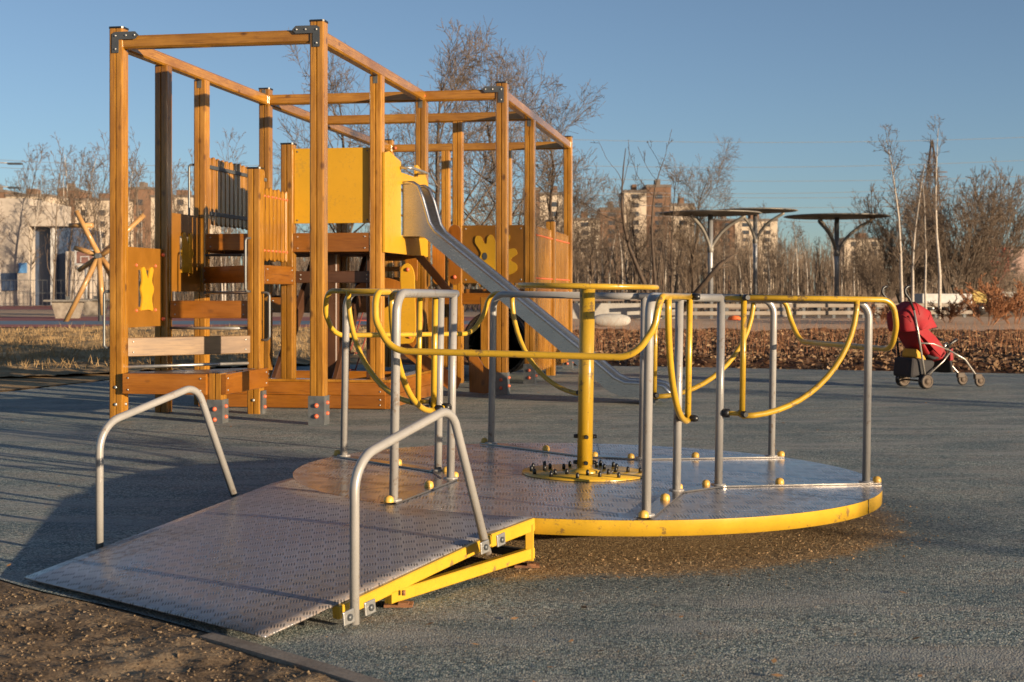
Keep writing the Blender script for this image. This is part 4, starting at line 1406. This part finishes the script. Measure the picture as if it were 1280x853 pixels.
MB().tube([(-1.15, .15, hubz + 1.12), (-.25, .05, hubz + 1.12)], .09, 10).obj('log', M['log'], LW)
MB().tube([(0, .1, 0), (0, .1, hubz)], .07, 10).obj('mast', M['galv'], LW)

BH = empty('basketball_hoop', 'white basketball backboard with red frame on a pole behind the log wheel', 'basketball hoop', (at_y(106, 70), 70, 0))
z = CAMH + 43 * 70 / FPX
M['white'] = paint('white_paint', (0.5328, 0.5180, 0.4958), .5)
M['redline'] = paint('brown_board', (0.22, .11, .09), .5)
bb = MB().box(-.5, .5, 0, .04, z - .35, z + .42).obj('backboard', M['redline'], BH)
mb = MB()
for q in ((-.5, .5, z + .33, z + .42), (-.5, .5, z - .35, z - .26), (-.5, -.41, z - .26, z + .33), (.41, .5, z - .26, z + .33), (-.22, .22, z + .06, z + .10), (-.22, -.18, z - .2, z + .06), (.18, .22, z - .2, z + .06)):
    mb.box(q[0], q[1], -.012, -.002, q[2], q[3])
mb.obj('board_lines', M['white'], bb)
MB().tube([(0, .2, 0), (0, .2, z)], .07, 10).obj('pole', M['canopy_pole'], BH)
MB().tube([Vector((.22 * math.cos(R(t)), -.26 + .22 * math.sin(R(t)), z - .22)) for t in range(0, 360, 20)], .012, 6, closed=True).obj('ring', M['redline'], BH)

for px, Y, lab in ((85, 58, 'grey concrete table tennis table in front of the basketball pole'), (119, 66, 'second grey concrete game table under the log wheel')):
    T = empty('game_table', lab, 'game table', (at_y(px, Y), Y, 0), R(10))
    MB().box(-.9, .9, -.55, .55, .68, .76).obj('table_top', M['canopy_grey'], T, bevel=.01)
    MB().prism([(-.45, 0), (.45, 0), (.62, .68), (-.62, .68)], lambda p, q, t: (p, t, q), -.3, .3).obj('table_base', M['concrete'], T)
    MB().box(-.01, .01, -.6, .6, .76, .90).obj('table_net', M['galv'], T)

# fence rails on the right (low double crash barrier)
def barrier(name, label, x0, x1, Y0, Y1, z, hts, n, m, posth, cat='barrier', group=None):
    o = empty(name, label, cat, (x0, Y0, 0), group=group)
    dx, dy = x1 - x0, Y1 - Y0
    for h_ in hts:
        MB().tube([(0, 0, h_), (dx, dy, h_)], .0, 4) if False else None
        L = math.hypot(dx, dy); ang = math.atan2(dy, dx)
        MB().box(0, L, -.03, .03, h_ - .075, h_ + .075).obj('rail', m, o, rot=(0, 0, ang))
    for k in range(n):
        f = (k + .5) / n
        MB().box(-.06, .06, .04, .14, 0, posth).obj('post', M['galv'], o, loc=(dx * f, dy * f, 0))
    return o


M['dull_rail'] = paint('dull_rail', (0.1585, 0.1277, 0.1013), .6, metal=.2, dirt_amt=.5, scale=1.5)
M['dark_rail'] = paint('dark_rail', (0.1280, 0.0880, 0.0680), .7, dirt_amt=.5, scale=1.5)
barrier('crash_barrier', 'long low double rail metal barrier beyond the sandy yard, nearer row', at_y(800, 56), at_y(1215, 60), 56, 60, 0, (.22, .52), 22, M['dull_rail'], .56)
barrier('crash_barrier', 'farther dark rail barrier just before the wood', at_y(690, 68), at_y(1160, 72), 68, 72, 0, (.30, .72), 24, M['dark_rail'], .76)
# white low wall and pipe
w = MB().box(-2.6, 3.4, -.15, .15, 0, .62).obj('low_wall', M['white_conc'], loc=(at_y(745, 57), 57, 0)); tag(w, 'low white concrete wall left of the metal barriers', 'wall')
cap_ = MB().lathe([(.0001, -.98)] + [(.30 * math.cos(R(t)) ** .7, .98 * math.sin(R(t))) for t in range(-75, 76, 15)] + [(.0001, .98)], (0, 0, .27), 20, 'X').obj('white_sack', M['white_conc'], loc=(at_y(764, 44), 44, 0))
cap_.scale = (.62, .7, .7); tag(cap_, 'big white rounded sack lying on sandy ground behind the roundabout pole', 'sack')
WR = MB()
for i in range(9): WR.box(i * 1.55, i * 1.55 + 1.4, -.3, .3, .0, 1.05 + .05 * (i % 3))
tag(WR.obj('block_wall', M['white_conc'], loc=(at_y(1215, 82), 82, 0)), 'row of pale concrete blocks behind the stroller at the right edge', 'wall')
# yellowish trailer/machine
TRL = empty('site_trailer', 'white and ochre flat trailer standing on dark wheels right of the stroller', 'trailer', (at_y(1185, 66), 66, 0))
MB().box(-1.4, .9, -.7, .7, .55, 1.0).obj('trailer_bed', M['white'], TRL, bevel=.03)
MB().box(.95, 1.7, -.6, .6, .5, 1.15).obj('engine_box', paint('ochre', (.42, .29, .07), .6), TRL, bevel=.05)
for x in (-1.0, -.2, 1.3):
    MB().lathe([(.0001, -.7), (.30, -.7), (.30, -.5), (.0001, -.5)], (x, 0, .3), 16, 'Y').obj('wheel', M['dark_plastic'], TRL)
    MB().lathe([(.0001, .5), (.30, .5), (.30, .7), (.0001, .7)], (x, 0, .3), 16, 'Y').obj('wheel', M['dark_plastic'], TRL)
MB().tube([(1.7, 0, .6), (3.0, 0, .35)], .05, 6).obj('drawbar', M['gun'], TRL)
# orange debris
od = MB().lathe([(.0001, 0), (.32, .02), (.34, .16), (.22, .27), (.0001, .30)], (0, 0, 0), 12).obj('orange_cover', paint('orange', (.75, .14, .03), .6), loc=(at_y(918, 54), 54, 0)); od.scale = (.75, .75, .6); tag(od, 'small orange cover lying before the crash barrier', 'cover')
bn = MB().lathe([(.26, 0), (.36, .75), (.33, .75), (.24, .05), (.0001, .05)], (0, 0, 0), 16).obj('concrete_planter', M['white_conc'], loc=(at_y(981, 62), 62, .0)); tag(bn, 'pale concrete planter behind the right hand railing', 'planter')
bn.scale = (.9, .9, .9)

# ------------------------------------------------------------------ buildings
M['cream'] = earth('cream_panels', [(.35, (0.4514, 0.3611, 0.2708)), (.65, (0.5778, 0.4785, 0.3701))], .05, .6, .0, 0, .85)
M['brick'] = earth('brown_brick', [(.35, (0.1480, 0.0851, 0.0555)), (.65, (0.2220, 0.1332, 0.0888))], .06, .8, .0, 0, .9)
M['pink'] = earth('pinkish_panels', [(.35, (0.3108, 0.2072, 0.1702)), (.65, (0.3848, 0.2812, 0.2368))], .05, .6, .0, 0, .85)
M['redroof'] = earth('red_band', [(.35, (0.2072, 0.0444, 0.0296)), (.65, (0.2812, 0.0740, 0.0518))], .1, 1, 0, 0, .8)
M['glass'] = paint('window_glass', (.045, .05, .06), .15, var=.4)
M['joint'] = paint('panel_joint', (.14, .11, .09), .8)


def block(name, label, px0, px1, py_top, Y, depth, segs, floors, cols=None, yaw=0, group=None, below=370):
    """segs: list of (fraction of width, material, extra height m)"""
    x0, x1 = at_y(px0, Y), at_y(px1, Y); H = CAMH + (HOR - py_top) * Y / FPX
    W = x1 - x0
    o = empty(name, label, 'building', ((x0 + x1) / 2, Y, 0), R(yaw), group=group)
    x = -W / 2; count = 0
    fh = H / floors
    wm = MB().box(-.8, .8, -.06, .05, -.75, .75)
    wproto = None
    for fr, mt, dh in segs:
        w_ = W * fr
        wl = MB().box(x + .02, x + w_ - .02, 0, depth, 0, H + dh).obj('wall', M[mt], o)
        rf = MB().box(x - .1, x + w_ + .1, -.2, depth + .1, H + dh + .01, H + dh + .6).obj('roof', M['joint'], o)
        MB().box(x + w_ * .4, x + w_ * .6, 2, 6, H + dh + .6, H + dh + 2.0).obj('lift_housing', M['joint'] if mt == 'brick' else M['brick'], o)
        nc = max(1, int(w_ / 4.2))
        sw = w_ / nc
        for c in range(nc):
            for f in range(floors):
                if count >= 96 or (f + 1) * fh > H + dh: continue
                if f < floors * .3 and (c + f) % 2: continue
                q = wproto.copy() if wproto else wm.obj('window', M['glass'], o)
                if wproto: COL.objects.link(q); q.parent = o
                wproto = wproto or q
                q.location = (x + (c + .5) * sw, 0, (f + .55) * fh); q.scale = (min(1, sw / 4), 1, min(1, fh / 3))
                count += 1
        x += w_
    return o


block('apartment_block', 'low wide row of cream and brown flats at the far left edge', -60, 62, 246, 330, 14, [(.25, 'cream', 0), (.3, 'brick', 1), (.45, 'cream', 0)], 9)
block('apartment_block', 'cream and brown flats behind the log wheel', 72, 160, 246, 345, 14, [(.25, 'brick', 1.5), (.75, 'cream', -1)], 9)
block('apartment_block', 'cream flats with brown stair tower seen between the left posts', 160, 262, 247, 350, 14, [(.28, 'brick', 2), (.72, 'cream', 0)], 9)
block('apartment_block', 'brown tower behind the rear right posts of the climbing frame', 655, 712, 238, 300, 14, [(.35, 'brick', 0), (.65, 'cream', -1)], 11)
block('apartment_block', 'cream slab right beside the climbing frame', 712, 750, 276, 300, 14, [(1, 'cream', 0)], 9)
block('apartment_block', 'narrow brown brick tower', 750, 779, 263, 310, 14, [(1, 'brick', 0)], 10)
block('apartment_block', 'tall cream block with brown upper corner behind the bare dead tree', 780, 868, 241, 320, 16, [(.32, 'cream', 0), (.35, 'brick', 1.2), (.33, 'cream', -3)], 12)
block('apartment_block', 'cream block seen between the shade canopies', 896, 972, 277, 330, 14, [(.3, 'brick', 0), (.7, 'cream', 0)], 10)
block('apartment_block', 'pinkish white flats with red roof band at the right edge', 1236, 1262, 309, 420, 14, [(1, 'redroof', 0)], 6)
block('apartment_block', 'pale pink flats cut by the right edge of the photo', 1258, 1400, 311, 440, 14, [(1, 'pink', 0)], 7)
block('apartment_block', 'low cream block half hidden by the birch clump', 1055, 1105, 300, 400, 14, [(1, 'cream', 0)], 6)
# left white hall with dark blue opening
HL = empty('sports_hall', 'pale concrete hall with a tall dark blue opening at the left edge', 'building', (at_y(30, 112), 112, 0))
M['hall'] = earth('hall_wall', [(.35, (0.3419, 0.2930, 0.2442)), (.65, (0.4884, 0.4233, 0.3582))], .3, 2, 0, 0, .8)
M['bluegl'] = paint('blue_cladding', (.05, .075, .13), .35)
Hh = CAMH + (366 - 267) * 112 / FPX
u = 112 / FPX
MB().box(-34 * u, 6 * u, 0, 10, 0, Hh + 1.2).obj('wall', M['hall'], HL)
MB().box(6 * u, 52 * u, 1.5, 10, 0, Hh - 1.0).obj('wall', M['bluegl'], HL)
MB().box(6 * u, 52 * u, 0, 1.4, Hh - 1.0, Hh + .6).obj('roof_band', M['hall'], HL)
MB().box(30 * u, 34 * u, .6, 1.4, 0, Hh - 1.0).obj('column', M['white'], HL)
MB().box(-30 * u, -8 * u, -.12, 0, 1.2, 2.6).obj('door', M['bluegl'], HL)
MB().box(-6 * u, 4 * u, -.14, -.02, 2.6, 3.4).obj('sign_panel', paint('blue_sign', (.10, .25, .50), .4), HL)
MB().box(52 * u, 60 * u, 0, 10, 0, Hh - 3).obj('wall', M['hall'], HL)
# small wood fence on the left far side
FN = empty('mesh_fence', 'thin mesh sports fence in front of the far left wood', 'fence', (at_y(-10, 108), 108, 0))
mb = MB()
for k in range(60): mb.box(k * .35, k * .35 + .02, 0, .02, 0, 2.0)
for z in (.05, 1.0, 1.98): mb.box(0, 21, .02, .05, z, z + .04)
mb.obj('mesh_panel', M['galv'], FN)

# ------------------------------------------------------------------ pylon and wires, lamps
M['pylon'] = paint('pylon_steel', (.10, .07, .06), .7)
PY = empty('power_pylon', 'dark lattice electricity pylon rising behind the birches', 'pylon', (at_y(1165, 300), 300, 0))
Hp = CAMH + (366 - 176) * 300 / FPX
py = MB()
def w_at(z):
    f = z / Hp
    return .12 + 2.3 * max(0, 1 - f / .78) * .9 + (.75 if f < .80 else .75 * (1 - f) / .2)
lv = [Hp * i / 13 for i in range(14)]
for i in range(13):
    a_, b_ = w_at(lv[i]), w_at(lv[i + 1])
    cs0 = [Vector((sx * a_, sy * a_, lv[i])) for sx, sy in ((-1, -1), (1, -1), (1, 1), (-1, 1))]
    cs1 = [Vector((sx * b_, sy * b_, lv[i + 1])) for sx, sy in ((-1, -1), (1, -1), (1, 1), (-1, 1))]
    for k in range(4):
        py.tube([cs0[k], cs1[k]], .13, 4, smooth=False)
        py.tube([cs0[k], cs1[(k + 1) % 4]], .07, 3, smooth=False)
        py.tube([cs1[k], cs0[(k + 1) % 4]], .07, 3, smooth=False)
        py.tube([cs1[k], cs1[(k + 1) % 4]], .06, 3, smooth=False)
py.obj('lattice_mast', M['pylon'], PY)
for f in (.62, .77, .80):
    MB().tube([(-3.2, 0, Hp * f), (3.2, 0, Hp * f)], .12, 4).obj('cross_arm', M['pylon'], PY)
M['wire'] = paint('wire', (.26, .27, .28), .6)


def wire(pts, r, label, group='power lines across the sky'):
    o = MB().tube(pts, r, 4).obj('power_line', M['wire']); tag(o, label, 'power line', group); return o


def sagline(pxa, pya, pxb, pyb, Y, sag, n=24):
    out = []
    for k in range(n + 1):
        f = k / n; px = pxa + (pxb - pxa) * f; py_ = pya + (pyb - pya) * f
        X = at_y(px, Y); Z = CAMH + (HOR - py_) * Y / FPX - sag * 4 * f * (1 - f)
        out.append((X, Y, Z))
    return out


wl = [(640, 205, 1420, 193, 1.5), (640, 220, 1420, 214, 1.5), (640, 236, 1420, 221, 2), (640, 240, 1420, 236, 1.5), (640, 250, 1420, 244, 2), (640, 172, 1420, 165, 1.5), (700, 262, 1420, 270, 2), (-60, 196, 400, 205, 1), (-60, 206, 400, 212, 1)]
for i, (a_, b_, c_, d_, sg) in enumerate(wl):
    wire(sagline(a_, b_, c_, d_, 280, sg), .045, ['second power line from the top, over the birches', 'third power line from the top of the sky', 'fourth power line from the top, lower of a wide gap', 'fifth power line from the top, close under the fourth', 'sixth power line down, just over the shade canopies', 'topmost thin power line across the sky', 'lowest power line, meeting the wood behind the canopies', 'upper overhead line at the far left edge', 'lower overhead line at the far left edge'][i])
for px, top_y, arm, lab in ((-12, 203, 40, 'street lamp whose curved arm enters at the upper left edge'), (-8, 233, 34, 'lower street lamp arm at the left edge of the photo')):
    Y = 75; zt = CAMH + (HOR - top_y) * Y / FPX
    o = empty('street_lamp', lab, 'street lamp', (at_y(px, Y), Y, 0))
    MB().tube([(0, 0, 0), (0, 0, zt - .3)], [.10, .06], 10).obj('pole', M['canopy_pole'], o)
    MB().tube(fillet([(0, 0, zt - .3), (.1, 0, zt), (arm * .6 * Y / FPX, 0, zt - .05)], .3, 5), .035, 8).obj('arm', M['canopy_pole'], o)
    MB().box(arm * .55 * Y / FPX, arm * Y / FPX, -.12, .12, zt - .13, zt - .03).obj('lamp_head', M['gun'], o, bevel=.02)

# ------------------------------------------------------------------ bare trees
def perp_of(d, rg):
    v = Vector((rg.gauss(0, 1), rg.gauss(0, 1), rg.gauss(0, 1)))
    v = v - d * v.dot(d)
    return v.normalized()


def branch(mb, p, d, L, r, lvl, cfg, rg):
    c = cfg[lvl]
    ns = c['seg']; pts = [p.copy()]; rs = [r]; dirs = [d]
    for i in range(ns):
        d = (d + Vector((rg.gauss(0, 1), rg.gauss(0, 1), rg.gauss(0, 1))) * c['wob'] + Vector((0, 0, c['up']))).normalized()
        p = p + d * (L / ns)
        pts.append(p.copy()); rs.append(max(r * (1 - (i + 1) / ns * c['tap']), cfg['rmin'])); dirs.append(d)
    mb[c['m']].tube(pts, rs, c['sides'], False)
    if lvl + 1 >= cfg['n']: return
    k = int(c['kids'] * rg.uniform(.8, 1.2))
    for _ in range(k):
        f = c['from'] + (1 - c['from']) * rg.random() ** .85
        x = f * ns; i = min(int(x), ns - 1); q = pts[i].lerp(pts[i + 1], x - i)
        rr = rs[i] + (rs[i + 1] - rs[i]) * (x - i)
        ang = R(rg.gauss(c['ang'], 9))
        dd = (dirs[i] * math.cos(ang) + perp_of(dirs[i], rg) * math.sin(ang)).normalized()
        LL = L * c['len'] * rg.uniform(.6, 1.15) * (1.15 - c['fall'] * f)
        branch(mb, q, dd, LL, rr * c['rad'], lvl + 1, cfg, rg)


def tree_mesh(H, r, cfg, seed, stems=1, lean=.05):
    rg = random.Random(seed); mbs = [MB(), MB()]
    for s in range(stems):
        a = rg.uniform(0, 6.28); sp = 0 if stems == 1 else .12
        d = Vector((math.cos(a) * lean, math.sin(a) * lean, 1)).normalized()
        branch(mbs, Vector((math.cos(a) * sp, math.sin(a) * sp, -.05)), d, H * (1 if s == 0 else rg.uniform(.65, .95)), r * (1 if s == 0 else .75), 0, cfg, rg)
    return mbs


def cfg_tree(kids=(16, 7, 6), ang=(45, 40, 40), up=(.02, .10, .05), L=(.45, .42, .5), frm=.25, fall=.75, wob=.07, rmin=.006, mtr=0):
    rmin = max(rmin, .009)
    return {0: dict(seg=9, wob=wob, up=up[0], tap=.88, sides=7, m=mtr, kids=kids[0], **{'from': frm}, ang=ang[0], len=L[0], rad=.5, fall=fall),
            1: dict(seg=6, wob=.12, up=up[1], tap=.85, sides=4, m=1, kids=kids[1], **{'from': .2}, ang=ang[1], len=L[1], rad=.5, fall=.5),
            2: dict(seg=4, wob=.16, up=up[2], tap=.85, sides=3, m=1, kids=kids[2], **{'from': .1}, ang=ang[2], len=L[2], rad=.6, fall=.4),
            3: dict(seg=3, wob=.2, up=.03, tap=.7, sides=3, m=1, kids=0, **{'from': .1}, ang=40, len=.5, rad=.6, fall=.4), 'n': 4, 'rmin': rmin}


PROTO = {}


def proto(key, H, r, cfg, seed, mats, stems=1, lean=.05):
    mbs = tree_mesh(H, r, cfg, seed, stems, lean)
    ms = []
    for mb, nm, mt in zip(mbs, ('trunk', 'crown'), mats):
        me = bpy.data.meshes.new(nm); me.from_pydata([tuple(v) for v in mb.v], [], mb.f)
        me.polygons.foreach_set('use_smooth', [True] * len(mb.f)); me.materials.append(M[mt]); ms.append(me)
    PROTO[key] = (ms, H)


proto('big1', 10, .17, cfg_tree((22, 9, 8), (44, 42, 40), (.0, .10, .05), (.50, .48, .5), .20, .55), 21, ('bark', 'twig'), 1, .06)
proto('big2', 10, .16, cfg_tree((20, 10, 9), (48, 40, 42), (.0, .12, .06), (.50, .5, .5), .18, .5), 22, ('bark', 'twig'), 2, .10)
proto('birch1', 12, .13, cfg_tree((34, 5, 4), (38, 35, 30), (.01, .10, -.02), (.20, .45, .55), .30, .6, .03, .006), 31, ('birch', 'twig'), 1, .015)
proto('birch2', 12, .12, cfg_tree((32, 5, 4), (35, 35, 30), (.01, .14, .0), (.18, .48, .55), .35, .5, .035, .006), 32, ('birch', 'twig'), 1, .03)
proto('young1', 8, .065, cfg_tree((17, 5, 3), (30, 32, 30), (.01, .16, .06), (.30, .45, .5), .15, .6, .04, .007), 41, ('bark_grey', 'twig'))
proto('young2', 8, .055, cfg_tree((14, 5, 3), (28, 32, 30), (.01, .18, .06), (.34, .45, .5), .12, .6, .05, .007), 42, ('bark_grey', 'twig'), 2, .08)
proto('young3', 8, .065, cfg_tree((18, 5, 3), (34, 32, 30), (.01, .14, .06), (.28, .45, .5), .2, .6, .06, .007), 43, ('bark', 'twig'), 1, .04)
proto('bush1', 6, .045, cfg_tree((12, 6, 4), (22, 25, 28), (.02, .10, .05), (.40, .45, .5), .15, .5, .035, .006), 51, ('bark_grey', 'twig'), 14, .42)
proto('rust', 1.6, .012, cfg_tree((10, 6, 4), (25, 28, 30), (.0, .08, .03), (.42, .45, .5), .12, .5, .05, .004), 52, ('rustbush', 'rustbush'), 10, .5)
proto('dead', 9, .14, cfg_tree((7, 2, 2), (38, 40, 40), (.0, .12, .08), (.36, .35, .4), .30, .4, .09, .012), 63, ('bark', 'bark'), 2, .18)
TCOUNT = [0]


def tree(key, px, Y, Hm, name, label, cat='tree', group=None, rz=None, wide=1.0, X=None):
    ms, H = PROTO[key]; TCOUNT[0] += 1
    s = Hm / H
    o = empty(name, label, cat, (at_y(px, Y) if X is None else X, Y, 0), (TCOUNT[0] * 2.4) % 6.28 if rz is None else rz, group)
    o.scale = (s * wide, s * wide, s)
    for nm, me in zip(('trunk', 'crown'), ms):
        q = bpy.data.objects.new(nm, me); COL.objects.link(q); q.parent = o
    return o


def hgt(py_, Y): return CAMH + (HOR - py_) * Y / FPX


tree('big1', 548, 48, hgt(92, 48), 'bare_tree', 'tall bare spreading tree behind the middle of the climbing frame', rz=.6, wide=1.05)
tree('big2', 648, 52, hgt(108, 52), 'bare_tree', 'bare spreading tree behind the rear right posts of the climbing frame', rz=2.0)
tree('big1', 430, 55, hgt(112, 55), 'bare_tree', 'bare tree seen through the front opening of the climbing frame', rz=3.3)
tree('big2', 690, 64, hgt(150, 64), 'bare_tree', 'lower bare tree just right of the climbing frame roof', rz=4.1)
tree('dead', 822, 55, hgt(176, 55), 'dead_tree', 'leaning dead tree with few broken limbs left of the canopies', rz=1.2)
tree('young3', 838, 60, hgt(215, 60), 'bare_tree', 'thin bare tree entwined with the dead tree', rz=1.2, wide=1.2)
tree('big2', 862, 68, hgt(222, 68), 'bare_tree', 'broad bare tree rising over the left shade canopy', rz=.4)
tree('big1', 792, 70, hgt(248, 70), 'bare_tree', 'broad bare tree in front of the tall cream block', rz=2.2)
tree('big1', 742, 66, hgt(262, 66), 'bare_tree', 'bare tree before the narrow brown brick tower', rz=5.2)
tree('big1', 330, 70, hgt(240, 70), 'bare_tree', 'bare tree seen between the left posts of the climbing frame', rz=5.0)
# fallen leaning limb under the canopies
fb = MB(); fb.tube([(at_y(850, 54), 54, .3), (at_y(900, 54), 54, CAMH + 35 * 54 / FPX), (at_y(924, 54), 54, CAMH + 52 * 54 / FPX)], [.13, .09, .03], 8)
fb.tube([(at_y(890, 54), 54, CAMH + 29 * 54 / FPX), (at_y(917, 54), 54.3, CAMH + 34 * 54 / FPX)], [.07, .02], 6)
tag(fb.obj('fallen_limb', M['bark']), 'broken limb leaning from the dead tree toward the canopies', 'branch')
# birches right
for px, yt, Y, w in ((1128, 172, 55, 1), (1141, 205, 56, 1), (1174, 158, 57, 1.1), (1158, 225, 54, .9)):
    tree('birch1' if w == 1 else 'birch2', px, Y, hgt(yt, Y), 'birch_tree', {1128: 'leftmost white birch of the right hand clump', 1141: 'second birch of the clump, shorter, just left of the pylon', 1174: 'tallest birch, right of the pylon', 1158: 'shortest slender birch in the middle of the right clump'}[px], group='birches in the right hand clump')
for px, yt, Y, w, lab in ((1190, 228, 66, 1.0, 'dense rounded bare thicket under the tallest birch'), (1222, 240, 67, 1.1, 'wide bare thicket on the right flank of the clump'), (1150, 262, 68, .9, 'dark bare thicket at the feet of the birches'), (1208, 234, 72, 1.2, 'tallest bare thicket, at the back of the clump'), (1132, 250, 70, .9, 'bare thicket right behind the two left birches'), (1105, 300, 64, 1.0, 'low bare thicket on the left flank of the clump')):
    tree('bush1', px, Y, hgt(yt, Y), 'bare_thicket', lab, 'thicket', group='bare thickets round the birches', wide=w)
for px, Y, h_, lab in ((1235, 46, 1.4, 'rust coloured bush right of the stroller'), (1268, 48, 1.6, 'rust coloured bush at the right edge, taller'), (1185, 50, .9, 'small rust coloured bush behind the stroller'), (1100, 47, .8, 'small rust coloured bush left of the stroller handles')):
    tree('rust', px, Y, h_, 'rusty_bush', lab, 'bush', group='rust coloured bushes', wide=1.4)
# woods: individual young trees
rg = random.Random(77)
keys = ['young1', 'young2', 'young3', 'birch1', 'birch2']
n_mid = 0
for i in range(96):
    px = 690 + (1110 - 690) * (i + rg.random()) / 96; Y = rg.uniform(72, 105)
    yt = rg.uniform(268, 318) if px > 870 else rg.uniform(250, 315)
    kk = rg.choice(keys[:4])
    tree(kk, px, Y, hgt(yt, Y), 'young_tree', {'birch1': 'pale trunked young birch in the wood behind the canopies', 'young1': 'straight grey young tree in the wood behind the canopies', 'young2': 'twin stemmed young tree in the wood behind the canopies', 'young3': 'brown barked young tree in the wood behind the canopies'}[kk], group='young trees in the wood behind the canopies', wide=rg.uniform(.8, 1.3))
for i in range(46):
    px = -25 + (300 + 25) * (i + rg.random()) / 46; Y = rg.uniform(92, 140) if px > 90 or i % 3 == 0 else rg.uniform(128, 150)
    kk = rg.choice(keys)
    tree(kk, px, Y, hgt(rg.uniform(185, 262), Y), 'young_tree', {'birch1': 'tall pale trunked birch in the far left belt', 'birch2': 'pale trunked birch with steep limbs in the far left belt', 'young1': 'straight grey young tree in the far left belt', 'young2': 'twin stemmed young tree in the far left belt', 'young3': 'brown barked young tree in the far left belt'}[kk], group='young trees in the far left belt', wide=rg.uniform(.8, 1.2))
for i in range(30):
    px = 300 + 390 * (i + rg.random()) / 30; Y = rg.uniform(80, 120)
    tree(rg.choice(keys[:3]), px, Y, hgt(rg.uniform(240, 300), Y), 'young_tree', 'young bare tree seen through the climbing frame', group='young trees behind the climbing frame', wide=rg.uniform(.9, 1.3))
for i in range(16):
    px = 1235 + 110 * (i + rg.random()) / 16; Y = rg.uniform(90, 130)
    tree(rg.choice(keys[:3]), px, Y, hgt(rg.uniform(325, 345), Y), 'young_tree', 'low bare tree in front of the pink flats', group='low trees before the pink flats', wide=1.5)
# far mass of the wood
mb = MB(); rg = random.Random(8)
for i in range(3800):
    px = rg.uniform(-80, 1420); Y = rg.uniform(135, 190)
    top_ = 304 + 14 * math.sin(px * .013) + rg.uniform(-12, 26)
    if px > 1225: top_ = 345 + rg.uniform(-6, 10)
    X = at_y(px, Y); H = CAMH + (HOR - top_) * Y / FPX
    l = rg.uniform(-.6, .6)
    mb.tube([(X, Y, 0), (X + l * .4, Y, H * .6), (X + l, Y, H)], [.06, .045, .015], 3, False)
    for _ in range(3):
        f = rg.uniform(.35, .9); q = Vector((X + l * f, Y, H * f))
        mb.tube([q, q + Vector((rg.uniform(-.8, .8), 0, rg.uniform(.6, 1.6)))], [.03, .01], 3, False)
tag(mb.obj('far_wood', M['twig'], fix=False), 'far bare wood reading as one brown band along the horizon', kind='stuff')
mb = MB()
for i in range(2600):
    px = rg.uniform(-60, 1400); Y = rg.uniform(74, 100)
    if px < 340: Y += 45
    X = at_y(px, Y); H = rg.uniform(.6, 2.0)
    for _ in range(2):
        mb.tube([(X, Y, 0), (X + rg.uniform(-.35, .35), Y, H * rg.uniform(.7, 1))], [.02, .008], 3, False)
tag(mb.obj('underbrush', M['twig'], fix=False), 'tangled brown underbrush at the foot of the wood', kind='stuff')

# slender trees on the near right side, whose long shadows streak the rubber
for X, Y, h_, k_, lab in ((25.5, -2.0, 9, 'birch1', 'slender birch standing on the sun side of the playground, nearest the stroller line'), (29.0, -5.5, 10, 'birch2', 'slender birch farther off on the sun side of the playground'), (23.0, -9.6, 8, 'young1', 'young bare tree on the sun side, behind the photographer'), (31.0, -1.0, 9, 'young2', 'young bare tree on the sun side, far right')):
    tree(k_, 0, Y, h_, 'street_tree', lab, X=X)
